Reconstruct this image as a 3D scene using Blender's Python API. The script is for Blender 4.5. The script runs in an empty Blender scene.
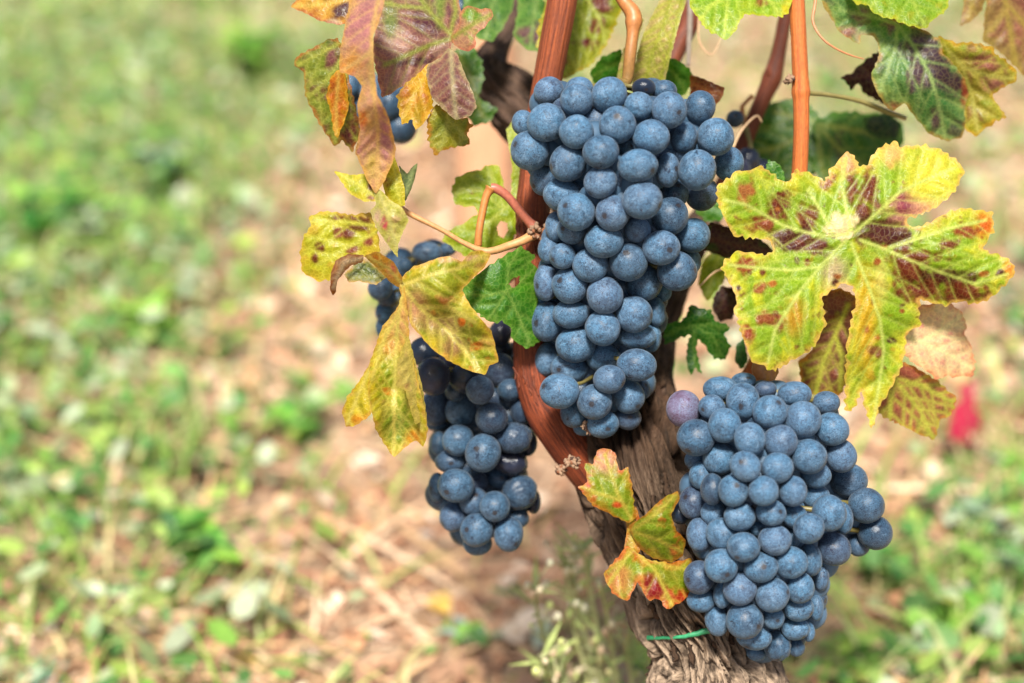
import bpy, bmesh, math, random
import numpy as np
from mathutils import Vector, Matrix, noise, geometry

random.seed(7)
rng = np.random.default_rng(7)
S = bpy.context.scene
COL = S.collection

# ------------------------------------------------------------------ camera
CAM_H, PITCH, LENS, SENSOR = 0.60, math.radians(25.0), 50.0, 36.0
D0 = 0.62                                    # distance of the fruit
KX = SENSOR / LENS / 1024.0                  # metres per pixel at one metre
cam_data = bpy.data.cameras.new("camera")
cam = bpy.data.objects.new("camera", cam_data)
COL.objects.link(cam)
cam.location = (0, 0, CAM_H)
cam.rotation_euler = (math.pi / 2 - PITCH, 0, 0)
cam_data.lens = LENS
cam_data.sensor_width = SENSOR
cam_data.clip_start = 0.02
cam_data.clip_end = 2000
cam_data.dof.use_dof = True
cam_data.dof.focus_distance = 0.612
cam_data.dof.aperture_fstop = 3.6
S.camera = cam

# ------------------------------------------------------------------ light
SUN_EL, SUN_AZ = math.radians(58), math.radians(190)     # azimuth clockwise from +Y
w = bpy.data.worlds.new("World")
S.world = w
w.use_nodes = True
nt = w.node_tree
nt.nodes.clear()
sky = nt.nodes.new("ShaderNodeTexSky")
sky.sky_type = 'NISHITA'
sky.sun_disc = False
sky.sun_elevation = SUN_EL
sky.sun_rotation = SUN_AZ
sky.air_density = 1.0
sky.dust_density = 3.0
sky.ozone_density = 0.6
bg = nt.nodes.new("ShaderNodeBackground")
bg.inputs[1].default_value = 0.062
wo = nt.nodes.new("ShaderNodeOutputWorld")
nt.links.new(sky.outputs[0], bg.inputs[0])
nt.links.new(bg.outputs[0], wo.inputs[0])
sd = bpy.data.lights.new("sun", 'SUN')
sd.energy = 3.9
sd.angle = math.radians(10)
sd.color = (1.0, 0.95, 0.86)
so = bpy.data.objects.new("sun", sd)
COL.objects.link(so)
to_sun = Vector((math.sin(SUN_AZ) * math.cos(SUN_EL), math.cos(SUN_AZ) * math.cos(SUN_EL), math.sin(SUN_EL)))
so.rotation_euler = to_sun.to_track_quat('Z', 'Y').to_euler()
so.location = to_sun * 20
S.view_settings.view_transform = 'Standard'
S.view_settings.look = 'None'
S.view_settings.gamma = 1
S.view_settings.use_curve_mapping = False
S.view_settings.exposure = 1.43
S.render.engine = 'CYCLES'
S.cycles.max_bounces = 8
S.cycles.transmission_bounces = 6

# ------------------------------------------------------------------ helpers
FW = Vector((0, math.cos(PITCH), -math.sin(PITCH)))
UP = Vector((0, math.sin(PITCH), math.cos(PITCH)))
RT = Vector((1, 0, 0))
EYE = Vector((0, 0, CAM_H))


def P(px, py, d):
    """world point seen at a pixel of the photograph, d metres along the view axis"""
    return EYE + FW * d + RT * ((px - 512) * KX * d) + UP * ((341.5 - py) * KX * d)


def on_ground(px, py, z=0.0):
    v = FW + RT * ((px - 512) * KX) + UP * ((341.5 - py) * KX)
    return EYE + v * ((z - CAM_H) / v.z)


def lin(h, k=1.0):
    h = h.lstrip('#')
    o = []
    for i in (0, 2, 4):
        c = int(h[i:i + 2], 16) / 255
        o.append((c / 12.92 if c <= 0.04045 else ((c + 0.055) / 1.055) ** 2.4) * k)
    return tuple(o)


def link(o, parent=None, root=None):
    COL.objects.link(o)
    if parent is not None:
        o.parent = parent
    return o


def empty(name, loc, label=None, cat=None, group=None):
    o = bpy.data.objects.new(name, None)
    o.location = loc
    o.empty_display_size = 0.02
    COL.objects.link(o)
    if label:
        o["label"] = label
    if cat:
        o["category"] = cat
    if group:
        o["group"] = group
    return o


def mesh_obj(name, verts, faces, mat, parent=None, origin=Vector((0, 0, 0)), smooth=True, colors=None, vecs=None, local=None):
    """one mesh object; verts in world space, origin = world place of the thing it belongs to,
    local = world place of the object's own origin"""
    local = origin if local is None else local
    me = bpy.data.meshes.new(name)
    V = np.asarray([tuple(v) for v in verts] if not isinstance(verts, np.ndarray) else verts, dtype=np.float64)
    V = V - np.array(local)
    me.from_pydata(V.tolist(), [], faces if isinstance(faces, list) else faces.tolist())
    if colors is not None:
        a = me.attributes.new("tint", 'FLOAT_COLOR', 'POINT')
        c = np.ones((len(V), 4), dtype=np.float32)
        c[:, :3] = colors
        a.data.foreach_set("color", c.ravel())
    if vecs is not None:
        a = me.attributes.new("grain", 'FLOAT_VECTOR', 'POINT')
        a.data.foreach_set("vector", np.asarray(vecs, dtype=np.float32).ravel())
    if smooth:
        me.polygons.foreach_set("use_smooth", [True] * len(me.polygons))
    me.update()
    o = bpy.data.objects.new(name, me)
    if mat:
        me.materials.append(mat)
    o.location = Vector(local) - (Vector(origin) if parent is not None else Vector((0, 0, 0)))
    link(o, parent)
    return o


def catmull(pts, n):
    """pts: list of tuples of any length; n samples per span"""
    A = np.array(pts, dtype=float)
    if len(A) < 3:
        t = np.linspace(0, 1, n * max(1, len(A) - 1) + 1)[:, None]
        return A[0] * (1 - t) + A[-1] * t
    A = np.vstack([2 * A[0] - A[1], A, 2 * A[-1] - A[-2]])
    out = []
    for i in range(1, len(A) - 2):
        p0, p1, p2, p3 = A[i - 1], A[i], A[i + 1], A[i + 2]
        for k in range(n):
            t = k / n
            out.append(0.5 * ((2 * p1) + (-p0 + p2) * t + (2 * p0 - 5 * p1 + 4 * p2 - p3) * t * t + (-p0 + 3 * p1 - 3 * p2 + p3) * t ** 3))
    out.append(A[-2])
    return np.array(out)


def tube(path, nseg=12, span=6, bump=None, cap=True):
    """path: (px, py, depth, width in pixels); returns verts, faces, grain"""
    Q = catmull(path, span)
    C = [P(q[0], q[1], q[2]) for q in Q]
    R = [max(0.3, q[3]) * 0.5 * KX * q[2] for q in Q]
    return tube_world(C, R, nseg, bump, cap)


def tube_world(C, R, nseg=12, bump=None, cap=True):
    V, F, G = [], [], []
    n = len(C)
    s = 0.0
    ref = None
    for i in range(n):
        a = C[max(0, i - 1)]
        b = C[min(n - 1, i + 1)]
        t = (b - a).normalized()
        if ref is None:
            ref = RT if abs(t.dot(RT)) < 0.9 else FW
            x = (ref - t * ref.dot(t)).normalized()
        else:
            x = (x - t * x.dot(t)).normalized()
        y = t.cross(x)
        if i:
            s += (C[i] - C[i - 1]).length
        for k in range(nseg):
            th = 2 * math.pi * k / nseg
            r = R[i]
            if bump:
                r = R[i] * (1 + bump(th, s, i / (n - 1)))
            V.append(C[i] + (x * math.cos(th) + y * math.sin(th)) * r)
            G.append((math.cos(th) * R[i], math.sin(th) * R[i], s))
    for i in range(n - 1):
        for k in range(nseg):
            k2 = (k + 1) % nseg
            F.append((i * nseg + k, i * nseg + k2, (i + 1) * nseg + k2, (i + 1) * nseg + k))
    if cap:
        F.append(tuple(range(nseg))[::-1])
        F.append(tuple((n - 1) * nseg + k for k in range(nseg)))
    return V, F, G


class Geo:
    def __init__(self):
        self.v, self.f, self.g, self.c = [], [], [], []

    def add(self, v, f, g=None, c=None):
        o = len(self.v)
        self.v += list(v)
        self.f += [tuple(i + o for i in q) for q in f]
        self.g += list(g) if g is not None else [(0, 0, 0)] * len(v)
        self.c += [c] * len(v) if (c is None or isinstance(c, tuple)) else list(c)
        return self


def ball(center, r, n=8, squash=(1, 1, 1)):
    V, F = [], []
    m = n // 2 + 1
    for i in range(m + 1):
        a = math.pi * i / m
        for k in range(n):
            b = 2 * math.pi * k / n
            V.append(Vector(center) + Vector((math.sin(a) * math.cos(b) * squash[0], math.sin(a) * math.sin(b) * squash[1], math.cos(a) * squash[2])) * r)
    for i in range(m):
        for k in range(n):
            F.append((i * n + k, i * n + (k + 1) % n, (i + 1) * n + (k + 1) % n, (i + 1) * n + k))
    return V, F


# ------------------------------------------------------------------ materials
def new_mat(name):
    m = bpy.data.materials.new(name)
    m.use_nodes = True
    t = m.node_tree
    t.nodes.clear()
    out = t.nodes.new("ShaderNodeOutputMaterial")
    return m, t, out


def N(t, kind, **kw):
    n = t.nodes.new(kind)
    for k, v in kw.items():
        setattr(n, k, v)
    return n


def L(t, a, b):
    t.links.new(a, b)


def ramp(t, src, p0, p1, c0=(0, 0, 0, 1), c1=(1, 1, 1, 1)):
    r = N(t, "ShaderNodeValToRGB")
    r.color_ramp.elements[0].position = p0
    r.color_ramp.elements[1].position = p1
    r.color_ramp.elements[0].color = c0
    r.color_ramp.elements[1].color = c1
    L(t, src, r.inputs[0])
    return r.outputs[0]


def mixc(t, fac, a, b, mode='MIX'):
    m = N(t, "ShaderNodeMix", data_type='RGBA', blend_type=mode)
    for sock, v in ((m.inputs[0], fac), (m.inputs[6], a), (m.inputs[7], b)):
        if hasattr(v, 'is_linked') or isinstance(v, bpy.types.NodeSocket):
            L(t, v, sock)
        elif isinstance(v, (int, float)):
            sock.default_value = v
        else:
            sock.default_value = (*v[:3], 1)
    return m.outputs[2]


def math_(t, op, a, b=None, clamp=False):
    m = N(t, "ShaderNodeMath", operation=op, use_clamp=clamp)
    for i, v in enumerate((a, b)):
        if v is None:
            continue
        if isinstance(v, (int, float)):
            m.inputs[i].default_value = v
        else:
            L(t, v, m.inputs[i])
    return m.outputs[0]


def noise_(t, vec, scale, detail=3, rough=0.55, dist=0.0):
    n = N(t, "ShaderNodeTexNoise")
    n.inputs["Scale"].default_value = scale
    n.inputs["Detail"].default_value = detail
    n.inputs["Roughness"].default_value = rough
    n.inputs["Distortion"].default_value = dist
    if vec is not None:
        L(t, vec, n.inputs["Vector"])
    return n.outputs[0]


def attr(t, name, kind='GEOMETRY'):
    a = N(t, "ShaderNodeAttribute", attribute_type=kind, attribute_name=name)
    return a


def scaled(t, vec, sc):
    m = N(t, "ShaderNodeVectorMath", operation='MULTIPLY')
    L(t, vec, m.inputs[0])
    m.inputs[1].default_value = sc
    return m.outputs[0]


def bump_(t, h, strength, dist):
    b = N(t, "ShaderNodeBump")
    b.inputs["Strength"].default_value = strength
    b.inputs["Distance"].default_value = dist
    L(t, h, b.inputs["Height"])
    return b.outputs[0]


def leaf_material(name="vine_leaf", trans=0.36, rough=0.5):
    m, t, out = new_mat(name)
    col = attr(t, "tint").outputs["Color"]
    uv = attr(t, "grain").outputs["Vector"]
    vo = N(t, "ShaderNodeTexVoronoi", feature='DISTANCE_TO_EDGE')
    vo.inputs["Scale"].default_value = 22
    wob = N(t, "ShaderNodeVectorMath", operation='MULTIPLY_ADD')
    nz = N(t, "ShaderNodeTexNoise")
    nz.inputs["Scale"].default_value = 9
    L(t, uv, nz.inputs["Vector"])
    L(t, nz.outputs["Color"], wob.inputs[0])
    wob.inputs[1].default_value = (0.06, 0.06, 0.06)
    L(t, uv, wob.inputs[2])
    L(t, wob.outputs[0], vo.inputs["Vector"])
    vein = ramp(t, vo.outputs["Distance"], 0.0, 0.16)
    fine = noise_(t, uv, 60, 3, 0.6)
    mott = noise_(t, uv, 13, 4, 0.65)
    c1 = mixc(t, math_(t, 'SUBTRACT', 1.0, vein), col, mixc(t, 1.0, mixc(t, 0.05, col, (0.6, 0.55, 0.2)), (1.18, 1.18, 1.12), 'MULTIPLY'))
    c2 = mixc(t, 1.0, c1, ramp(t, fine, 0.28, 0.72, (0.90, 0.90, 0.88, 1), (1.07, 1.07, 1.07, 1)), 'MULTIPLY')
    c3 = mixc(t, 1.0, c2, ramp(t, mott, 0.3, 0.7, (0.80, 0.84, 0.80, 1), (1.15, 1.12, 1.1, 1)), 'MULTIPLY')
    speck = ramp(t, noise_(t, uv, 95, 2, 0.5), 0.70, 0.76)
    c4 = mixc(t, math_(t, 'MULTIPLY', speck, 0.16), c3, (0.7, 0.66, 0.55))
    p = N(t, "ShaderNodeBsdfPrincipled")
    L(t, c4, p.inputs["Base Color"])
    L(t, ramp(t, mott, 0.2, 0.8, (rough - .17,) * 3 + (1,), (rough + .08,) * 3 + (1,)), p.inputs["Roughness"])
    p.inputs["Specular IOR Level"].default_value = 0.34
    hsum = math_(t, 'ADD', math_(t, 'MULTIPLY', vein, 1.0), math_(t, 'MULTIPLY', fine, 0.25))
    bn = bump_(t, hsum, 0.22, 0.0006)
    L(t, bn, p.inputs["Normal"])
    tr = N(t, "ShaderNodeBsdfTranslucent")
    hs = N(t, "ShaderNodeHueSaturation")
    hs.inputs["Saturation"].default_value = 1.12
    hs.inputs["Value"].default_value = 1.5
    L(t, c4, hs.inputs["Color"])
    L(t, hs.outputs[0], tr.inputs[0])
    L(t, bn, tr.inputs["Normal"])
    mx = N(t, "ShaderNodeMixShader")
    mx.inputs[0].default_value = trans
    L(t, p.outputs[0], mx.inputs[1])
    L(t, tr.outputs[0], mx.inputs[2])
    L(t, mx.outputs[0], out.inputs[0])
    return m


def grape_material():
    m, t, out = new_mat("grape_skin")
    tc = N(t, "ShaderNodeTexCoord").outputs["Object"]
    oi = N(t, "ShaderNodeObjectInfo")
    off = N(t, "ShaderNodeVectorMath", operation='MULTIPLY_ADD')
    cmb = N(t, "ShaderNodeCombineXYZ")
    for i in range(3):
        L(t, oi.outputs["Random"], cmb.inputs[i])
    L(t, cmb.outputs[0], off.inputs[0])
    off.inputs[1].default_value = (37.0, 61.0, 23.0)
    L(t, tc, off.inputs[2])
    v = off.outputs[0]
    sep = N(t, "ShaderNodeSeparateColor")
    L(t, oi.outputs["Color"], sep.inputs[0])
    bloom, red = sep.outputs[0], sep.outputs[1]
    big = noise_(t, v, 1.5, 4, 0.6, 0.4)
    mid = noise_(t, v, 5.5, 5, 0.7)
    fine = noise_(t, v, 17, 4, 0.75)
    # how much wax is left on the skin
    rub = ramp(t, big, 0.33, 0.52)
    speck = ramp(t, fine, 0.41, 0.55)
    b = math_(t, 'MULTIPLY', math_(t, 'ADD', math_(t, 'MULTIPLY', rub, 0.52), 0.48), bloom)
    b = math_(t, 'MULTIPLY', b, math_(t, 'ADD', math_(t, 'MULTIPLY', speck, 0.65), 0.42))
    b = math_(t, 'MULTIPLY', b, math_(t, 'ADD', math_(t, 'MULTIPLY', ramp(t, mid, 0.30, 0.60), 0.50), 0.50))
    pv = N(t, "ShaderNodeTexVoronoi", feature='F1')
    pv.inputs["Scale"].default_value = 9
    L(t, v, pv.inputs["Vector"])
    pore = math_(t, 'MULTIPLY', math_(t, 'SUBTRACT', 1.0, ramp(t, math_(t, 'ADD', pv.outputs["Distance"], math_(t, 'MULTIPLY', math_(t, 'SUBTRACT', fine, .5), .5)), 0.16, 0.32)), ramp(t, mid, 0.34, 0.54))
    b = math_(t, 'MULTIPLY', b, math_(t, 'SUBTRACT', 1.0, math_(t, 'MULTIPLY', pore, 0.85)))
    wn = noise_(t, v, 2.6, 5, 0.72, 1.2)
    worn = ramp(t, wn, 0.575, 0.64)
    b = math_(t, 'MULTIPLY', b, math_(t, 'SUBTRACT', 1.0, math_(t, 'MULTIPLY', worn, 0.66)))
    # stylar scar
    sc = attr(t, "scar", 'OBJECT').outputs["Vector"]
    nrm = N(t, "ShaderNodeVectorMath", operation='NORMALIZE')
    L(t, tc, nrm.inputs[0])
    dp = N(t, "ShaderNodeVectorMath", operation='DOT_PRODUCT')
    L(t, nrm.outputs[0], dp.inputs[0])
    L(t, sc, dp.inputs[1])
    dpn = math_(t, 'ADD', dp.outputs["Value"], math_(t, 'MULTIPLY', math_(t, 'SUBTRACT', mid, 0.5), 0.05))
    dot = ramp(t, dpn, 0.983, 0.992)
    halo = ramp(t, dpn, 0.90, 0.985)
    b = math_(t, 'MULTIPLY', b, math_(t, 'SUBTRACT', 1.0, math_(t, 'MULTIPLY', halo, 0.4)))
    skin = mixc(t, red, (0.006, 0.009, 0.019), (0.055, 0.016, 0.034))
    wax = mixc(t, red, (0.056, 0.147, 0.252), (0.17, 0.115, 0.19))
    hue = mixc(t, math_(t, 'MULTIPLY', ramp(t, noise_(t, v, 0.9, 2), 0.35, 0.7), 0.55), wax, (0.090, 0.145, 0.222))
    c = mixc(t, b, skin, hue)
    bright = ramp(t, noise_(t, v, 1.9, 4, 0.6, 0.8), 0.54, 0.66)
    c = mixc(t, math_(t, 'MULTIPLY', math_(t, 'MULTIPLY', bright, b), 0.55), c, (0.140, 0.222, 0.318))
    dust = ramp(t, noise_(t, v, 24, 2, 0.5), 0.68, 0.75)
    c = mixc(t, math_(t, 'MULTIPLY', dust, math_(t, 'MULTIPLY', bloom, 0.75)), c, (0.34, 0.37, 0.39))
    c = mixc(t, math_(t, 'MULTIPLY', dot, 0.85), c, (0.016, 0.012, 0.012))
    p = N(t, "ShaderNodeBsdfPrincipled")
    L(t, c, p.inputs["Base Color"])
    rr = N(t, "ShaderNodeMapRange")
    L(t, b, rr.inputs[0])
    rr.inputs[1].default_value = 0.05
    rr.inputs[2].default_value = 0.6
    rr.inputs[3].default_value = 0.17
    rr.inputs[4].default_value = 0.72
    L(t, rr.outputs[0], p.inputs["Roughness"])
    p.inputs["Specular IOR Level"].default_value = 0.24
    p.inputs["Sheen Weight"].default_value = 0.06
    p.inputs["Sheen Roughness"].default_value = 0.5
    h = math_(t, 'SUBTRACT', math_(t, 'ADD', math_(t, 'MULTIPLY', fine, 0.35), math_(t, 'MULTIPLY', mid, 0.6)), math_(t, 'MULTIPLY', dot, 0.5))
    L(t, bump_(t, h, 0.22, 0.0012), p.inputs["Normal"])
    L(t, p.outputs[0], out.inputs[0])
    return m


def grain_material(name, c0, c1, c2, scale, bump=0.6, bdist=0.0008, rough=0.75, spec=0.3, streak=(900, 900, 45), pale=None):
    """wood, bark and cane: streaks along the length of the part"""
    m, t, out = new_mat(name)
    g = attr(t, "grain").outputs["Vector"]
    s1 = noise_(t, scaled(t, g, tuple(x * scale for x in streak)), 1.0, 4, 0.65, 0.3)
    s2 = noise_(t, scaled(t, g, (130 * scale, 130 * scale, 90 * scale)), 1.0, 4, 0.6)
    s3 = noise_(t, scaled(t, g, (2200 * scale, 2200 * scale, 500 * scale)), 1.0, 2, 0.6)
    c = mixc(t, ramp(t, s1, 0.32, 0.68), c0, c1)
    c = mixc(t, ramp(t, s2, 0.45, 0.75), c, c2)
    if pale:                                            # weathered grey trunk foot; on the cane, darker older wood with shade painted in
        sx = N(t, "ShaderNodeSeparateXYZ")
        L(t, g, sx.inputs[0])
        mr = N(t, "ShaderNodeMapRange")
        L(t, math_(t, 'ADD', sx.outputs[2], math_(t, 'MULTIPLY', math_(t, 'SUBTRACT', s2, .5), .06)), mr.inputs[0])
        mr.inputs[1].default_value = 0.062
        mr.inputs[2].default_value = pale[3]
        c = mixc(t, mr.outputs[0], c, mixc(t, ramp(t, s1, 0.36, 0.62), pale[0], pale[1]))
    c = mixc(t, 1.0, c, ramp(t, s3, 0.25, 0.75, (.7, .7, .7, 1), (1.2, 1.2, 1.2, 1)), 'MULTIPLY')
    p = N(t, "ShaderNodeBsdfPrincipled")
    L(t, c, p.inputs["Base Color"])
    p.inputs["Roughness"].default_value = rough
    p.inputs["Specular IOR Level"].default_value = spec
    h = math_(t, 'ADD', s1, math_(t, 'MULTIPLY', s3, 0.3))
    L(t, bump_(t, h, bump, bdist), p.inputs["Normal"])
    L(t, p.outputs[0], out.inputs[0])
    return m


def tint_material(name, trans=0.0, rough=0.7, spec=0.3, scale=300):
    m, t, out = new_mat(name)
    col = attr(t, "tint").outputs["Color"]
    ob = N(t, "ShaderNodeTexCoord").outputs["Object"]
    c = mixc(t, 1.0, col, ramp(t, noise_(t, ob, scale, 3, 0.6), 0.25, 0.75, (.72, .72, .72, 1), (1.2, 1.2, 1.2, 1)), 'MULTIPLY')
    p = N(t, "ShaderNodeBsdfPrincipled")
    L(t, c, p.inputs["Base Color"])
    p.inputs["Roughness"].default_value = rough
    p.inputs["Specular IOR Level"].default_value = spec
    if trans > 0:
        tr = N(t, "ShaderNodeBsdfTranslucent")
        L(t, c, tr.inputs[0])
        mx = N(t, "ShaderNodeMixShader")
        mx.inputs[0].default_value = trans
        L(t, p.outputs[0], mx.inputs[1])
        L(t, tr.outputs[0], mx.inputs[2])
        L(t, mx.outputs[0], out.inputs[0])
    else:
        L(t, p.outputs[0], out.inputs[0])
    return m


def soil_material():
    m, t, out = new_mat("dry_soil")
    ob = N(t, "ShaderNodeTexCoord").outputs["Object"]
    a = noise_(t, ob, 3.0, 5, 0.6)
    b = noise_(t, ob, 22, 5, 0.65)
    c_ = noise_(t, ob, 120, 4, 0.7)
    far = noise_(t, ob, 0.6, 4, 0.6)
    c = mixc(t, ramp(t, a, 0.35, 0.65), (0.355, 0.245, 0.16), (0.48, 0.37, 0.25))
    c = mixc(t, ramp(t, b, 0.42, 0.62), c, (0.20, 0.115, 0.072))
    c = mixc(t, 1.0, c, ramp(t, c_, 0.25, 0.75, (.62, .60, .58, 1), (1.25, 1.25, 1.25, 1)), 'MULTIPLY')
    # grass cover far away from the vine
    geo = N(t, "ShaderNodeNewGeometry").outputs["Position"]
    ln = N(t, "ShaderNodeVectorMath", operation='LENGTH')
    L(t, geo, ln.inputs[0])
    fm = N(t, "ShaderNodeMapRange")
    L(t, ln.outputs["Value"], fm.inputs[0])
    fm.inputs[1].default_value = 3.5
    fm.inputs[2].default_value = 8.0
    g = math_(t, 'MULTIPLY', fm.outputs[0], ramp(t, far, 0.35, 0.6))
    c = mixc(t, g, c, (0.24, 0.34, 0.11))
    p = N(t, "ShaderNodeBsdfPrincipled")
    L(t, c, p.inputs["Base Color"])
    p.inputs["Roughness"].default_value = 0.9
    p.inputs["Specular IOR Level"].default_value = 0.2
    h = math_(t, 'ADD', b, math_(t, 'MULTIPLY', c_, 0.5))
    L(t, bump_(t, h, 0.7, 0.01), p.inputs["Normal"])
    L(t, p.outputs[0], out.inputs[0])
    return m


M_LEAF = leaf_material()
M_GRAPE = grape_material()
M_BARK = grain_material("old_bark", (0.012, 0.007, 0.004), (0.080, 0.045, 0.026), (0.042, 0.020, 0.011), 1.0, 1.0, 0.002, 0.85, 0.2, (520, 520, 42), pale=((0.050, 0.034, 0.023), (0.34, 0.25, 0.175), 0.125, 0.160))
M_OLD = grain_material("dark_old_wood", (0.022, 0.014, 0.011), (0.11, 0.066, 0.045), (0.055, 0.03, 0.022), 1.0, 1.0, 0.002, 0.85, 0.2, (420, 420, 60))
M_CANE = grain_material("ripe_cane", (0.085, 0.016, 0.006), (0.30, 0.074, 0.020), (0.15, 0.036, 0.012), 1.0, 0.8, 0.001, 0.6, 0.25, (1000, 1000, 26), pale=((0.05, 0.010, 0.005), (0.20, 0.042, 0.014), 0.21, 0.27))  # lower end darker: older wood, and partly shade put into the colour
M_CANE_ORANGE = grain_material("orange_cane", (0.22, 0.052, 0.012), (0.47, 0.135, 0.030), (0.33, 0.085, 0.022), 1.0, 0.7, 0.0008, 0.6, 0.25, (1300, 1300, 26))
M_CANE_DARK = grain_material("red_brown_cane", (0.06, 0.014, 0.007), (0.17, 0.042, 0.018), (0.09, 0.022, 0.011), 1.0, 0.6, 0.0008, 0.6, 0.25, (700, 700, 35))
M_PETIOLE = tint_material("petiole", 0.0, 0.45, 0.4, 600)
M_WOOD = grain_material("post_wood", (0.50, 0.25, 0.14), (0.62, 0.36, 0.22), (0.55, 0.29, 0.17), 0.3, 0.4, 0.001, 0.8, 0.2)
M_TINT = tint_material("dry_plant", 0.12, 0.75, 0.25, 260)
M_GREEN = tint_material("green_plant", 0.38, 0.55, 0.35, 260)
M_SOIL = soil_material()

# ------------------------------------------------------------------ ground
def ground_height(x, y):
    return 0.012 * noise.noise(Vector((x * 2.2, y * 2.2, 0.3))) + 0.007 * noise.noise(Vector((x * 9, y * 9, 4.3))) - 0.012


def build_ground():
    xs = np.concatenate([[-300, -60, -12, -5], np.linspace(-2.6, 2.6, 150), [5, 12, 60, 300]])
    ys = np.concatenate([[-300, -60, -12, -4, -1.5], np.linspace(0.0, 4.2, 130), [5, 7, 12, 60, 300]])
    V = [(x, y, ground_height(x, y)) for y in ys for x in xs]
    n = len(xs)
    F = [(j * n + i, j * n + i + 1, (j + 1) * n + i + 1, (j + 1) * n + i) for j in range(len(ys) - 1) for i in range(n - 1)]
    o = mesh_obj("ground", V, F, M_SOIL)
    o["kind"] = "structure"


build_ground()

# how green the ground is, read off the photograph on a coarse grid (columns 0..1024, rows 0..683)
GREEN = np.array([
    [.99, .92, .80, .60, .45, .45, .50, .55],
    [.99, .97, .75, .30, .25, .35, .38, .40],
    [.97, .86, .25, .10, .15, .22, .30, .38],
    [.72, .52, .26, .10, .12, .20, .25, .32],
    [.60, .78, .42, .12, .14, .20, .34, .40],
    [.42, .45, .18, .14, .16, .26, .46, .42],
    [.30, .30, .15, .14, .16, .26, .42, .36]])


def greenness(x, y):
    v = Vector((x, y, 0)) - EYE
    d = v.dot(FW)
    px = 512 + v.dot(RT) / (KX * d)
    py = 341.5 - v.dot(UP) / (KX * d)
    gx = min(max(px / 1024 * 7, 0), 6.999)
    gy = min(max(py / 683 * 6, 0), 5.999)
    i, j = int(gx), int(gy)
    fx, fy = gx - i, gy - j
    g = GREEN[j, i] * (1 - fx) * (1 - fy) + GREEN[j, i + 1] * fx * (1 - fy) + GREEN[j + 1, i] * (1 - fx) * fy + GREEN[j + 1, i + 1] * fx * fy
    return g


def scatter_points(n, want_green, power=1.0, clump=4.0, seed=0, ymax=4.0):
    out = []
    r = random.Random(seed)
    while len(out) < n:
        y = 0.42 + (ymax - 0.42) * r.random() ** 1.35
        x = (r.random() * 2 - 1) * (0.45 + 0.55 * y)
        g = greenness(x, y)
        c = noise.noise(Vector((x * clump, y * clump, (1 if want_green else -1) * 3.1))) * 0.9 * (1 if want_green else 1) + noise.noise(Vector((x * clump * 3, y * clump * 3, seed + 9.1))) * 0.5
        g = g + c * 0.75
        pr = g if want_green else 1 - g
        if r.random() < max(0.0, min(1, pr)) ** power:
            out.append((x, y))
    return out


def strips(pts, length, width, rise, bend, cols, seed, wide_mid=1.0):
    """many narrow blades or leaves, each a bent strip of four quads"""
    r = random.Random(seed)
    V, F, C = [], [], []
    prof = [0.45, 1.0, wide_mid, 0.6, 0.06]
    for (x, y) in pts:
        l = length * r.uniform(0.5, 1.35)
        wd = width * r.uniform(0.6, 1.3)
        az = r.random() * 6.283
        el = r.uniform(*rise)
        d = Vector((math.cos(az), math.sin(az), 0))
        side = Vector((-d.y, d.x, r.uniform(-.5, .5))).normalized()
        z0 = ground_height(x, y) + r.random() * 0.006
        p = Vector((x, y, z0))
        c = cols[min(len(cols) - 1, int(r.random() * len(cols)))]
        k = r.uniform(0.75, 1.2)
        cc = tuple(q * k for q in c)
        b = len(V)
        for i in range(5):
            V.append(p - side * wd * prof[i] * .5)
            V.append(p + side * wd * prof[i] * .5)
            C += [cc, cc]
            p = p + (d * math.cos(el) + Vector((0, 0, math.sin(el)))) * (l / 4)
            p.z = max(p.z, z0 - 0.003)
            el -= bend * r.uniform(0.5, 1.4)
        for i in range(4):
            F.append((b + 2 * i, b + 2 * i + 1, b + 2 * i + 3, b + 2 * i + 2))
    return V, F, C


def stuff(name, V, F, C, mat):
    o = mesh_obj(name, V, F, mat, colors=np.array(C, dtype=np.float32))
    o["kind"] = "stuff"
    return o


def leafy(pts, size, seed, cols, hmax):
    """small rounded weed leaves: six-sided cupped plates on short unseen stalks"""
    r = random.Random(seed)
    V, F, C = [], [], []
    for (x, y) in pts:
        s = size * r.uniform(0.5, 1.4)
        az = r.random() * 6.283
        tilt = Vector((r.gauss(0, .45), r.gauss(0, .45), 1)).normalized()
        a = Vector((math.cos(az), math.sin(az), 0))
        a = (a - tilt * a.dot(tilt)).normalized()
        bb = tilt.cross(a)
        p = Vector((x, y, ground_height(x, y) + hmax * r.random() ** 1.6 + 0.003))
        c = cols[int(r.random() * len(cols))]
        k = r.uniform(0.7, 1.25)
        cc = tuple(q * k for q in c)
        b = len(V)
        asp = r.uniform(0.45, 0.8)
        V.append(p - tilt * s * 0.12)
        C.append(cc)
        for q in range(7):
            t_ = 2 * math.pi * q / 7
            V.append(p + a * math.cos(t_) * s + bb * math.sin(t_) * s * asp)
            C.append(cc)
        for q in range(7):
            F.append((b, b + 1 + q, b + 1 + (q + 1) % 7))
    return V, F, C


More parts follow.
